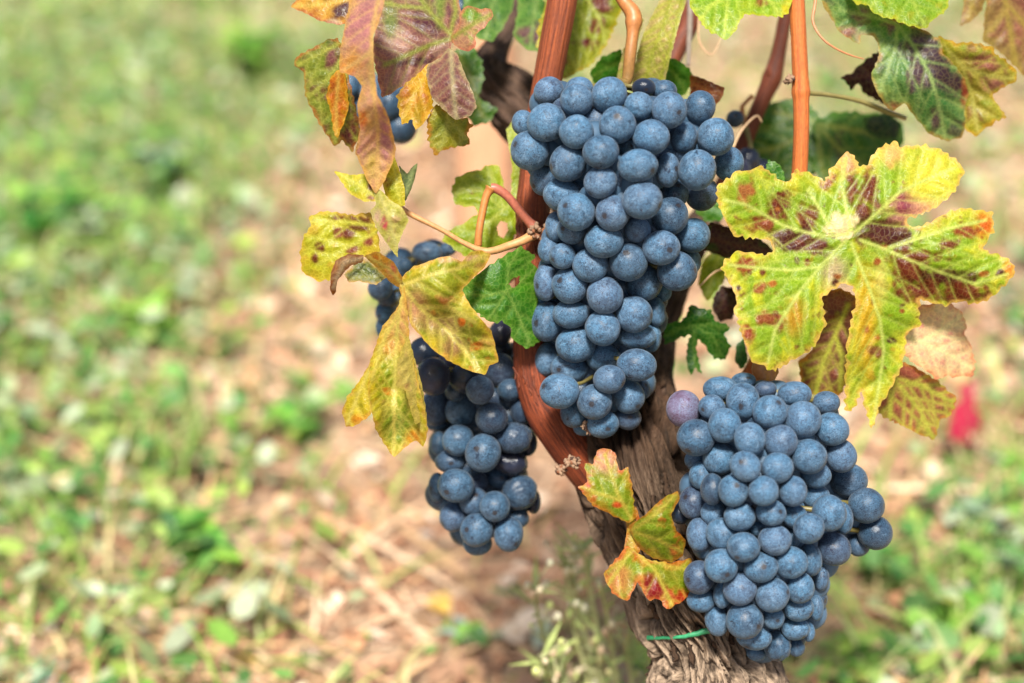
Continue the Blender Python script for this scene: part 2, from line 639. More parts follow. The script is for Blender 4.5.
GR = [(0.21, 0.37, 0.06), (0.26, 0.41, 0.08), (0.34, 0.46, 0.11), (0.14, 0.28, 0.06), (0.44, 0.48, 0.19), (0.50, 0.42, 0.20)]
GRB = [(0.44, 0.50, 0.34), (0.14, 0.30, 0.07), (0.26, 0.37, 0.19), (0.08, 0.21, 0.05), (0.19, 0.36, 0.06), (0.32, 0.45, 0.09), (0.36, 0.43, 0.24), (0.10, 0.22, 0.06)]
ST = [(0.535, 0.334, 0.202), (0.449, 0.245, 0.144), (0.663, 0.472, 0.308), (0.342, 0.167, 0.097), (0.578, 0.373, 0.193)]
DL = [(0.455, 0.264, 0.16), (0.376, 0.191, 0.106), (0.554, 0.383, 0.258), (0.237, 0.118, 0.067), (0.688, 0.546, 0.41), (0.494, 0.292, 0.16)]

V, F, C = leafy(scatter_points(24000, True, 1.7, 3.5, 11), 0.0105, 1, GRB, 0.05)
stuff("weed_cover", V, F, C, M_GREEN)
V, F, C = strips(scatter_points(24000, True, 1.7, 3.0, 12), 0.060, 0.0034, (0.5, 1.45), 0.28, GR, 2)
stuff("green_grass", V, F, C, M_GREEN)
V, F, C = strips(scatter_points(11000, False, 0.9, 4.0, 13), 0.090, 0.0026, (-0.02, 0.35), 0.10, ST, 3)
V2, F2, C2 = strips(scatter_points(1500, False, 0.8, 4.0, 17), 0.17, 0.0046, (-0.02, 0.22), 0.06, ST, 8)
nv = len(V)
stuff("dry_straw", V + V2, F + [tuple(i + nv for i in q) for q in F2], C + C2, M_TINT)
V, F, C = leafy(scatter_points(7500, False, 1.0, 5.0, 14), 0.0115, 4, DL, 0.012)
stuff("leaf_litter", V, F, C, M_TINT)


def clods():
    r = random.Random(5)
    G = Geo()
    for (x, y) in scatter_points(1300, False, 1.0, 3.0, 15):
        s = r.uniform(0.003, 0.011)
        v, f = ball((x, y, ground_height(x, y) + s * .3), s, 6, (1, r.uniform(.6, 1.1), .65))
        v = [p + Vector((r.uniform(-1, 1), r.uniform(-1, 1), r.uniform(-1, 1))) * s * .18 for p in v]
        k = r.uniform(.7, 1.25)
        G.add(v, f, None, (0.40 * k, 0.26 * k, 0.17 * k))
    stuff("soil_crumbs", G.v, G.f, G.c, M_TINT)


clods()


# pale stones lying among the weeds
def stone(px, py, wpx, label, seed):
    p = on_ground(px, py)
    d = (p - EYE).dot(FW)
    r = random.Random(seed)
    s = wpx * .5 * KX * d
    v, f = ball((0, 0, 0), s, 14, (1.0, .8, .6))
    v = [q * (1 + .22 * noise.noise(q / s * 1.3 + Vector((seed, 0, 0)))) for q in v]
    c = Vector((p.x, p.y, ground_height(p.x, p.y) + s * .45))
    k = r.uniform(.9, 1.05)
    o = mesh_obj("stone", [q + c for q in v], f, M_TINT, origin=Vector((0, 0, 0)), local=c, colors=np.array([(0.36 * k, 0.345 * k, 0.31 * k)] * len(v), dtype=np.float32))
    o["label"] = label
    o["category"] = "stone"
    o["group"] = "pale stones on the ground"


stone(137, 622, 22, "largest white stone, beside dark weeds near the bottom left corner", 1)
stone(254, 549, 19, "round white stone at the right end of the dark green weed patch", 2)
stone(84, 322, 17, "small white stone in the pale green weeds at the left", 3)
stone(47, 612, 16, "greyish white stone in front of the straw at the far left", 4)
stone(425, 526, 17, "pale stone on bare soil below the lowest grapes of the shaded bunch", 5)
stone(222, 592, 15, "pale stone in the middle of the weed patch at lower left", 6)


# a few weed plants that stand out from the green cover
def rosette(px, py, wpx, hpx, label, cols, seed, n=46, name="weed_plant", cat="weed"):
    p = on_ground(px, py)
    p.z = ground_height(p.x, p.y)
    d = (p - EYE).dot(FW)
    r = random.Random(seed)
    R = wpx * .5 * KX * d
    H = hpx * KX * d
    root = empty(name, p, label, cat)
    st, lf = Geo(), Geo()
    for s in range(7):
        a = r.random() * 6.283
        top = p + Vector((math.cos(a) * R * r.uniform(.1, .8), math.sin(a) * R * r.uniform(.1, .8), H * r.uniform(.55, 1)))
        mid = p.lerp(top, .5) + Vector((0, 0, H * .12))
        v, f, g = tube_world([p, mid, top], [.0014, .0012, .0007], 5)
        st.add(v, f, None, tuple(q * .9 for q in cols[0]))
        for k in range(n // 7):
            t_ = r.uniform(.2, 1.05)
            base = p.lerp(mid, min(1, t_ * 2)) if t_ < .5 else mid.lerp(top, (t_ - .5) * 2)
            az = r.random() * 6.283
            dirv = Vector((math.cos(az), math.sin(az), r.uniform(-.1, .7))).normalized()
            side = dirv.cross(Vector((0, 0, 1))).normalized()
            nn = side.cross(dirv)
            l = R * r.uniform(.28, .6)
            wd = l * r.uniform(.22, .38)
            c = tuple(q * r.uniform(.8, 1.2) for q in cols[int(r.random() * len(cols))])
            vv = []
            for i, (tt, ww) in enumerate(((0, .15), (.3, .9), (.65, .85), (1, .05))):
                q = base + dirv * l * tt - nn * l * .18 * tt * tt
                vv += [q - side * wd * ww + nn * wd * .2, q, q + side * wd * ww + nn * wd * .2]
            ff = []
            for i in range(3):
                for j in range(2):
                    ff.append((i * 3 + j, i * 3 + j + 1, i * 3 + j + 4, i * 3 + j + 3))
            lf.add(vv, ff, None, c)
    mesh_obj("stem", st.v, st.f, M_GREEN, root, p, colors=np.array(st.c, dtype=np.float32))
    o = mesh_obj("foliage", lf.v, lf.f, M_GREEN, root, p, colors=np.array(lf.c, dtype=np.float32))
    return root


g1 = [(.16, .36, .05), (.24, .44, .07), (.34, .50, .10)]
g2 = [(.07, .22, .04), (.11, .30, .06), (.05, .17, .04)]
g3 = [(.30, .40, .28), (.42, .50, .40), (.24, .36, .20)]
rosette(195, 560, 120, 60, "dark green bushy weed in the largest lower left weed patch", g2 + g1, 3, 84)
rosette(255, 75, 110, 70, "vivid green grassy weed left of the folded pink leaf", g1, 4, 70)
rosette(60, 240, 120, 60, "low green weed at the left edge beside pale stone", g1 + g2, 5, 70)
rosette(150, 330, 110, 50, "light green weed at the edge of bare soil", g1, 6, 63)
rosette(880, 575, 80, 46, "dark green weed on the ground right of the lowest grapes", g2, 7, 63)
rosette(860, 660, 90, 50, "yellow green weed at the bottom edge right of the trunk", g1, 8, 63)
rosette(960, 620, 90, 46, "bright green weed near the bottom right corner", g1, 9, 56)
rosette(985, 520, 90, 40, "grey green downy weed below the dark pink leaf", g3, 10, 56)
rosette(470, 640, 70, 34, "small green weed on dry litter left of the flowering weed", g1 + g3, 12, 49)
rosette(40, 680, 80, 34, "grey green weed in the bottom left corner", g3, 13, 49)
rosette(300, 430, 90, 40, "small green weed below the left yellow leaf", g1 + g2, 14, 56)
rosette(165, 190, 90, 60, "tall light green weed in the grass at upper left", g1 + g3, 15, 63)


# ------------------------------------------------------------------ wooden post behind the vine
def post():
    p = on_ground(487, 300)
    p.z = ground_height(p.x, p.y) - .05
    root = empty("wooden_post", p, "pale weathered wooden post standing blurred behind the vine", "post")
    d = (p - EYE).dot(FW)
    r = 29 * KX * d
    rings = [p + Vector((0.0, 0, h)) for h in np.linspace(0, 0.50, 26)]
    v, f, g = tube_world(rings, [r] * 26, 40, lambda th, s, t: .05 * noise.noise(Vector((math.cos(th) * 2, math.sin(th) * 2, s * 3))) + .02 * noise.noise(Vector((math.cos(th) * 9, math.sin(th) * 9, s * 4))))
    mesh_obj("shaft", v, f, M_WOOD, root, p, vecs=g)
    top = rings[-1]
    v, f, g = tube_world([top, top + Vector((0, 0, .012)), top + Vector((0, 0, .018))], [r * 1.0, r * .97, r * .8], 40)
    mesh_obj("chamfered_top", v, f, M_WOOD, root, p, vecs=g)


post()

# ------------------------------------------------------------------ the vine: trunk and canes
def off(mm):
    return D0 + mm / 1000.0


TRUNK_PATH = [(636, 340, off(74), 40), (632, 380, off(66), 74), (630, 415, off(58), 100), (634, 462, off(48), 114), (649, 516, off(42), 106), (667, 560, off(38), 108),
              (686, 604, off(35), 118), (704, 638, off(33), 106), (713, 672, off(32), 126), (717, 710, off(31), 146), (724, 790, off(33), 172), (732, 960, off(42), 205), (735, 1120, off(56), 235)]
VINE = empty("grapevine", P(735, 1080, off(55)), "gnarled old grapevine with red brown canes and yellowing autumn leaves", "grapevine")
VB = Vector(VINE.location)


def bark_bump(th, s, t):
    c, sn = math.cos(th), math.sin(th)
    tw = s * 9.0
    q = Vector((math.cos(th + tw * .35), math.sin(th + tw * .35), 0))
    a = noise.noise(Vector((q.x * 1.2, q.y * 1.2, s * 9 + 3))) * .14
    w1 = 1.1 * noise.noise(Vector((c * 1.6, sn * 1.6, s * 14 + 11))) + .35 * noise.noise(Vector((c * 4, sn * 4, s * 40)))
    grv = 0.0
    for num, amp, wd, sd_, zf in ((13, .46, .13, 0.0, 20), (37, .18, .15, 5.0, 45), (71, .07, .2, 9.0, 80)):
        u = (th + tw * .3) * num / 6.28318 + w1 * (2.6 if num == 13 else 3.4)
        fr = abs((u % 1.0) - .5)
        k = .55 + .9 * noise.noise(Vector((math.floor(u) % num * 3.7, s * zf, sd_)))
        grv += amp * max(0, k) * math.exp(-((.5 - fr) / wd) ** 2)
        grv -= amp * .35 * noise.noise(Vector((math.floor(u) % num * 1.9, s * zf * .6, sd_ + 4)))
    b = 1 - abs(noise.noise(Vector((q.x * 4.5, q.y * 4.5, s * 9 + 7)))) * 2.2
    d = 1 - abs(noise.noise(Vector((q.x * 11, q.y * 11, s * 16 + 1)))) * 2.2
    e = 1 - abs(noise.noise(Vector((q.x * 23, q.y * 23, s * 30 + 5)))) * 2.0
    f = noise.noise(Vector((q.x * 40, q.y * 40, s * 160)))
    return a + .05 * b + .04 * d + .025 * e + .02 * f - grv


v, f, g = tube(TRUNK_PATH, 420, 44, bark_bump)
mesh_obj("trunk", v, f, M_BARK, VINE, VB, vecs=g)

# hanging strips of old bark on the trunk
def bark_strips():
    r = random.Random(3)
    Q = catmull(TRUNK_PATH, 10)
    for n in range(60):
        i = r.randint(20, 80)
        q = Q[i]
        side = r.choice((-1, -1, 1, .5, -.6, -.3, .2))
        ln = r.randint(3, 7)
        pts = []
        x0 = q[0] + side * q[3] * .5 * r.uniform(.93, 1.03)
        for k in range(ln):
            q2 = Q[min(len(Q) - 1, i + k)]
            dep = q2[2] - math.sqrt(max(0, 1 - min(1, abs(side)) ** 2)) * q2[3] * .5 * KX * q2[2] * 1.0
            pts.append((q2[0] + side * q2[3] * .49 + r.uniform(-1.5, 1.5) + (k == 0 or k == ln - 1) * side * r.uniform(1, 5), q2[1], dep, r.uniform(3, 8) * (1 if k < ln - 1 else .3)))
        yield tube(pts, 6, 4, lambda th, s, t: -.5 * abs(math.sin(th)))


G = Geo()
for v, f, g in bark_strips():
    G.add(v, f, g)
mesh_obj("loose_bark", G.v, G.f, M_BARK, VINE, VB, vecs=G.g)


def knobbly(th, s, t):
    return .16 * noise.noise(Vector((math.cos(th) * 1.5, math.sin(th) * 1.5, s * 40))) + .10 * noise.noise(Vector((math.cos(th) * 5, math.sin(th) * 5, s * 60)))


# old arms carrying the canes; they are behind the fruit
arms = [
    [(632, 420, off(58), 90), (610, 330, off(85), 62), (585, 230, off(100), 52), (550, 150, off(108), 54), (516, 106, off(112), 58), (490, 80, off(114), 52), (491, 56, off(118), 32), (507, 32, off(124), 17), (520, 4, off(130), 14), (528, -40, off(136), 13)],
    [(640, 420, off(58), 80), (652, 340, off(76), 44), (680, 262, off(95), 36), (706, 215, off(108), 30), (716, 195, off(112), 26)],
]
for a in arms:
    v, f, g = tube(a, 72, 12, lambda th, s, t: bark_bump(th, s, t) * .9 + knobbly(th, s, t))
    mesh_obj("old_arm", v, f, M_OLD, VINE, VB, vecs=g)


def nodes_at(*ts):
    def fn(th, s, t):
        r = .025 * noise.noise(Vector((math.cos(th) * 3, math.sin(th) * 3, s * 25)))
        r += .03 * noise.noise(Vector((math.cos(th) * 9, math.sin(th) * 9, s * 20))) + .018 * noise.noise(Vector((math.cos(th) * 20, math.sin(th) * 20, s * 30)))
        for q, amp, wd in ts:
            r += amp * math.exp(-((t - q) / wd) ** 2)
        return r
    return fn


canes = [
    # main thick cane left of the upper bunch
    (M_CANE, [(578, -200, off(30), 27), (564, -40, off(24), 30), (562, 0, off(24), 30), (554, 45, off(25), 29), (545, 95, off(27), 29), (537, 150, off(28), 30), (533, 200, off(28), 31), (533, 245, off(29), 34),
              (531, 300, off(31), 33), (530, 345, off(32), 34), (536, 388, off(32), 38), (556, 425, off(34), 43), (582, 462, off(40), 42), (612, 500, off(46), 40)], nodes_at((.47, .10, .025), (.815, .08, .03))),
    # right hand cane
    (M_CANE_ORANGE, [(788, -200, off(26), 13), (795, -40, off(18), 14), (797, 0, off(18), 15), (799, 45, off(18), 15.5), (801, 92, off(18), 16), (801, 140, off(19), 15.5), (797, 200, off(22), 16), (785, 280, off(26), 19), (775, 330, off(34), 20), (738, 400, off(52), 22), (690, 470, off(50), 22)],
     nodes_at((.40, .17, .012), (.38, .08, .006))),
    # darker cane behind it
    (M_CANE_DARK, [(800, -180, off(96), 12), (792, -40, off(92), 13), (786, 10, off(92), 13), (779, 50, off(92), 14), (772, 78, off(92), 18), (757, 112, off(94), 16), (741, 150, off(97), 17), (725, 185, off(102), 20), (708, 215, off(108), 24)], nodes_at((.50, .12, .03))),
    # reddish cane behind the top of the bunch
    (M_CANE_DARK, [(722, -180, off(100), 16), (706, -30, off(96), 18), (695, 5, off(96), 19), (686, 30, off(95), 20), (676, 50, off(94), 19), (664, 80, off(92), 17), (652, 130, off(90), 16), (640, 220, off(86), 18), (640, 330, off(76), 24)], nodes_at((.3, .10, .05))),
]
CANES = []
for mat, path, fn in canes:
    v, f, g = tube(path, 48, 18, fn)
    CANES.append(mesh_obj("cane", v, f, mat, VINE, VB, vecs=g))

v, f, g = tube([(771, 82, off(90), 9), (769, 72, off(88), 6), (768, 64, off(87), 2)], 10, 5)
mesh_obj("spur", v, f, M_CANE_DARK, CANES[2], VB, vecs=g)
v, f, g = tube([(690, -20, off(84), 5), (690, 20, off(84), 5.5), (689, 45, off(84), 5), (688, 66, off(84), 4)], 10, 6)
o = mesh_obj("dead_twig", v, f, M_TINT, VINE, VB, colors=np.array([(.22, .18, .15)] * len(v), dtype=np.float32))


# peeling fibres on the older half of the thick cane
def cane_fibres():
    r = random.Random(9)
    Q = catmull(canes[0][1], 10)
    G = Geo()
    for n in range(46):
        i = r.randint(55, 118)
        side = r.uniform(-1, .9)
        ln = r.randint(3, 8)
        pts = []
        for k in range(ln):
            q = Q[min(len(Q) - 1, i + k)]
            sd_ = side + r.uniform(-.04, .04)
            dep = q[2] - math.sqrt(max(0, 1 - min(.999, abs(sd_)) ** 2)) * q[3] * .5 * KX * q[2] * 1.02
            lift = 2.0 if k in (0, ln - 1) else 0
            pts.append((q[0] + sd_ * (q[3] * .5 + lift), q[1], dep - lift * KX * .3, r.uniform(1.2, 3.2) * (1 if 0 < k < ln - 1 else .5)))
        v, f, g = tube(pts, 6, 4)
        o = r.random() * .05
        G.add(v, f, [(a + o, b, c + .02 + o) for a, b, c in g])
    mesh_obj("peeling_bark", G.v, G.f, M_CANE_DARK, CANES[0], VB, vecs=G.g)


cane_fibres()


# frayed stubs where shoots were cut
def stub(px, py, d, size, seed, pale=.5, parent=None):
    r = random.Random(seed)
    G = Geo()
    ctr = P(px, py, d)
    for i in range(46):
        a = r.random() * 6.283
        rr = size * r.random() ** .6 * KX * d
        p = ctr + RT * math.cos(a) * rr + UP * math.sin(a) * rr * .8 + FW * r.uniform(0, .002)
        dv = (RT * math.cos(a) * .8 + UP * math.sin(a) * .8 - FW * r.uniform(.1, .9) + Vector((r.gauss(0, .5), r.gauss(0, .5), r.gauss(0, .5)))).normalized()
        ln = r.uniform(.0012, .0034)
        v, f, _ = tube_world([p - dv * ln * .5, p + Vector((r.gauss(0, .0003), 0, r.gauss(0, .0003))), p + dv * ln * .5], [r.uniform(.0006, .0013), r.uniform(.0005, .0011), .0002], 6)
        k = r.random()
        c = (.24, .15, .095) if k < pale else ((.19, .075, .035) if k < .8 else (.05, .025, .018))
        G.add(v, f, None, c)
    mesh_obj("pruning_scar", G.v, G.f, M_TINT, parent or CANES[0], VB, colors=np.array(G.c, dtype=np.float32))


stub(541, 231, off(9), 12, 1, .45)
stub(590, 427, off(6), 7, 2, .7)
stub(572, 462, off(12), 8, 3, .7)
stub(561, 470, off(14), 5, 4, .6)
stub(790, 79, off(14), 3.2, 5, .8, CANES[1])


STALKS = []


def stalk(name, path, col, label=None, nseg=12, parent=VINE):
    v, f, g = tube(path, nseg, 8, nodes_at((0.0, .25, .06)))
    cc = []
    for q in g:
        k = 1 + .12 * noise.noise(Vector((q[0] * 900, q[1] * 900, q[2] * 60)))
        cc.append(tuple(x * k for x in col))
    STALKS.append(mesh_obj(name, v, f, M_PETIOLE, parent, VB, colors=np.array(cc, dtype=np.float32)))
    return STALKS[-1]


PINK, ORA, GRN = (.30, .09, .055), (.33, .125, .03), (.32, .36, .10)
stalk("petiole", [(533, 226, off(14), 9), (522, 214, off(12), 9), (508, 197, off(9), 9), (497, 189, off(8), 9.5), (491, 188, off(8), 10)], PINK)
stalk("petiole", [(491, 188, off(8), 10), (486, 197, off(8), 8), (482, 215, off(8), 7.5), (479, 232, off(8), 7.5), (478, 246, off(9), 8)], ORA)
stalk("petiole", [(536, 233, off(15), 10), (524, 240, off(12), 9), (508, 246, off(10), 8), (492, 251, off(7), 7.5), (480, 250, off(6), 6.5), (462, 242, off(4), 5), (440, 229, off(2), 5), (410, 214, off(0), 5.5), (398, 205, off(-2), 5)], (.40, .20, .08))
stalk("petiole", [(802, 92, off(22), 6), (830, 95, off(34), 5), (860, 101, off(44), 5), (888, 112, off(50), 5.5), (905, 118, off(56), 5)], (.20, .17, .06))
stalk("petiole", [(850, 232, off(0), 7), (848, 222, off(14), 6), (835, 210, off(22), 6), (815, 200, off(20), 6), (800, 196, off(18), 6)], (.40, .42, .12))
stalk("petiole", [(852, 313, off(20), 6), (835, 312, off(22), 5), (815, 311, off(24), 5), (790, 308, off(26), 6)], (.50, .28, .14))
stalk("tendril", [(817, -20, off(16), 3.5), (815, 4, off(15), 3), (813, 22, off(14), 2.6), (822, 38, off(12), 2.2), (835, 48, off(12), 2), (850, 55, off(14), 1.6), (864, 59, off(16), 1)], (.42, .16, .07), nseg=7)
stalk("tendril", [(700, 5, off(70), 2), (699, 40, off(70), 2), (712, 55, off(70), 1.5), (722, 35, off(72), 1.2)], (.45, .28, .16), nseg=6)
stalk("tendril", [(733, 148, off(60), 2), (742, 130, off(62), 2.2), (756, 116, off(62), 2), (762, 122, off(62), 1.2)], (.50, .32, .18), nseg=6)
stalk("tendril", [(735, 265, off(30), 3), (715, 272, off(28), 3), (700, 286, off(28), 2)], (.45, .30, .16), nseg=6)


# ------------------------------------------------------------------ green tie round the foot of the trunk
def plant_tie():
    Q = catmull(TRUNK_PATH, 40)
    def at_y(y):
        i = int(np.argmin(abs(Q[:, 1] - y)))
        return Q[i]
    V, F, C = [], [], []
    n = 120
    for k in range(n):
        th = 2 * math.pi * k / n
        y = 628 + 4 * -math.cos(th)
        q = at_y(y)
        c = P(q[0], q[1] , q[2])
        R = q[3] * .5 * KX * q[2] * 1.10
        wob = 1 + .02 * math.sin(3 * th) 
        base = c + RT * math.cos(th) * R * wob - FW * math.sin(th) * R * wob * 1.0
        base += UP * (.0005 * math.sin(5 * th + 1))
        base += UP * (.0030 * math.cos(th) + math.sin(th) * R * .15)
        hw = .0010 * (1 + .35 * math.sin(4 * th + 2))
        outv = (RT * math.cos(th) - FW * math.sin(th)) * .0009
        V += [base + UP * hw, base + UP * hw + outv, base + outv * 1.4, base - UP * hw + outv, base - UP * hw, base - outv * .1]
        C += [(.025, .22, .095)] * 6
    for k in range(n):
        for j in range(6):
            a, b = k * 6 + j, k * 6 + (j + 1) % 6
            c2, d2 = ((k + 1) % n) * 6 + (j + 1) % 6, ((k + 1) % n) * 6 + j
            F.append((a, b, c2, d2))
    o = mesh_obj("plant_tie", V, F, M_PETIOLE, local=P(684, 636, off(34)), colors=np.array(C, dtype=np.float32))
    o["label"] = "bright green plastic tie wound round the foot of the trunk"
    o["category"] = "plant tie"


plant_tie()

# ------------------------------------------------------------------ leaves
def poly_dist(pts, segs):
    """distance of every point to the nearest of the segments"""
    out = np.full(len(pts), 1e9)
    for (ax, ay, bx, by) in segs:
        dx, dy = bx - ax, by - ay
        l2 = dx * dx + dy * dy + 1e-9
        t = np.clip(((pts[:, 0] - ax) * dx + (pts[:, 1] - ay) * dy) / l2, 0, 1)
        d = np.hypot(pts[:, 0] - ax - t * dx, pts[:, 1] - ay - t * dy)
        np.minimum(out, d, out=out)
    return out


def inside(pts, poly):
    x, y = pts[:, 0], pts[:, 1]
    r = np.zeros(len(pts), bool)
    n = len(poly)
    for i in range(n):
        x1, y1 = poly[i]
        x2, y2 = poly[(i + 1) % n]
        if y1 == y2:
            continue
        c = ((y1 > y) != (y2 > y)) & (x < (x2 - x1) * (y - y1) / (y2 - y1) + x1)
        r ^= c
    return r


def tps(ctrl, pts):
    """thin-plate surface through depth handles (x, y, mm)"""
    c = np.array(ctrl, float)
    if len(c) == 1:
        return np.full(len(pts), c[0, 2])
    def U(r2):
        return np.where(r2 > 1e-9, r2 * np.log(r2 + 1e-12), 0)
    n = len(c)
    xy = c[:, :2] / 100
    d2 = ((xy[:, None] - xy[None]) ** 2).sum(-1)
    A = np.zeros((n + 3, n + 3))
    A[:n, :n] = U(d2) + np.eye(n) * .02
    A[:n, n] = 1
    A[:n, n + 1:] = xy
    A[n, :n] = 1
    A[n + 1:, :n] = xy.T
    b = np.zeros(n + 3)
    b[:n] = c[:, 2]
    w_ = np.linalg.lstsq(A, b, rcond=None)[0]
    q = pts / 100
    e2 = ((q[:, None] - xy[None]) ** 2).sum(-1)
    return U(e2) @ w_[:n] + w_[n] + q @ w_[n + 1:]


def nz(pts, scale, seed, octs=2):
    o = np.empty(len(pts))
    for i, (x, y) in enumerate(pts):
        p = Vector((x / scale + seed * 7.13, y / scale - seed * 3.7, seed))
        o[i] = noise.noise(p) + (.5 * noise.noise(p * 2.1) if octs > 1 else 0) + (.25 * noise.noise(p * 4.3) if octs > 2 else 0)
    return o


def sstep(x, a, b):
    t = np.clip((x - a) / (b - a), 0, 1)
    return t * t * (3 - 2 * t)


def resample(poly, step):
    out = []
    n = len(poly)
    for i in range(n):
        a, b = np.array(poly[i], float), np.array(poly[(i + 1) % n], float)
        k = max(1, int(round(np.linalg.norm(b - a) / step)))
        for j in range(k):
            out.append(a + (b - a) * j / k)
    return np.array(out)


def serrate(poly, seed, amp, wl, step):
    A = resample(poly, step)
    # a light smoothing, then saw teeth pointing outwards
    A = .5 * A + .25 * np.roll(A, 1, 0) + .25 * np.roll(A, -1, 0)
    area = 0.5 * np.sum(A[:, 0] * np.roll(A[:, 1], -1) - np.roll(A[:, 0], -1) * A[:, 1])
    T = np.roll(A, -1, 0) - np.roll(A, 1, 0)
    T /= np.linalg.norm(T, axis=1)[:, None] + 1e-9
    Nn = np.stack([T[:, 1], -T[:, 0]], 1) * (1 if area > 0 else -1)
    s = np.concatenate([[0], np.cumsum(np.linalg.norm(np.diff(A, axis=0), axis=1))])
    r = random.Random(seed)
    ph = r.random()
    jit = np.array([noise.noise(Vector((q / 31.0, seed, 0))) for q in s])
    jit2 = np.array([noise.noise(Vector((q / 13.0, seed + 5, 2))) for q in s])
    t = (s / wl + ph + 1.3 * jit + .25 * jit2) % 1.0
    saw = np.where(t < .68, t / .68, (1 - t) / .32) - .45
    am = amp * (.75 + .8 * jit + .9 * jit2)
    return A + Nn * (saw * am)[:, None]


def secondary(main, poly, seed, gap=19, ang=0.85, lmax=62):
    """side veins leaving a main vein"""
    r = random.Random(seed)
    segs = []
    pl = [np.array(p, float) for p in main]
    acc, side = gap * .8, 1
    for i in range(len(pl) - 1):
        a, b = pl[i], pl[i + 1]
        ln = np.linalg.norm(b - a)
        d = (b - a) / (ln + 1e-9)
        t = acc
        while t < ln:
            p = a + d * t
            th = ang * side * r.uniform(.85, 1.15)
            q = np.array([d[0] * math.cos(th) - d[1] * math.sin(th), d[0] * math.sin(th) + d[1] * math.cos(th)])
            cur = p
            for k in range(6):
                nxt = cur + q * lmax / 6
                segs.append((cur[0], cur[1], nxt[0], nxt[1]))
                q = q * .97 + d * .06
                cur = nxt
            side = -side
            t += gap * .5 * r.uniform(.8, 1.2)
        acc = t - ln
    return segs


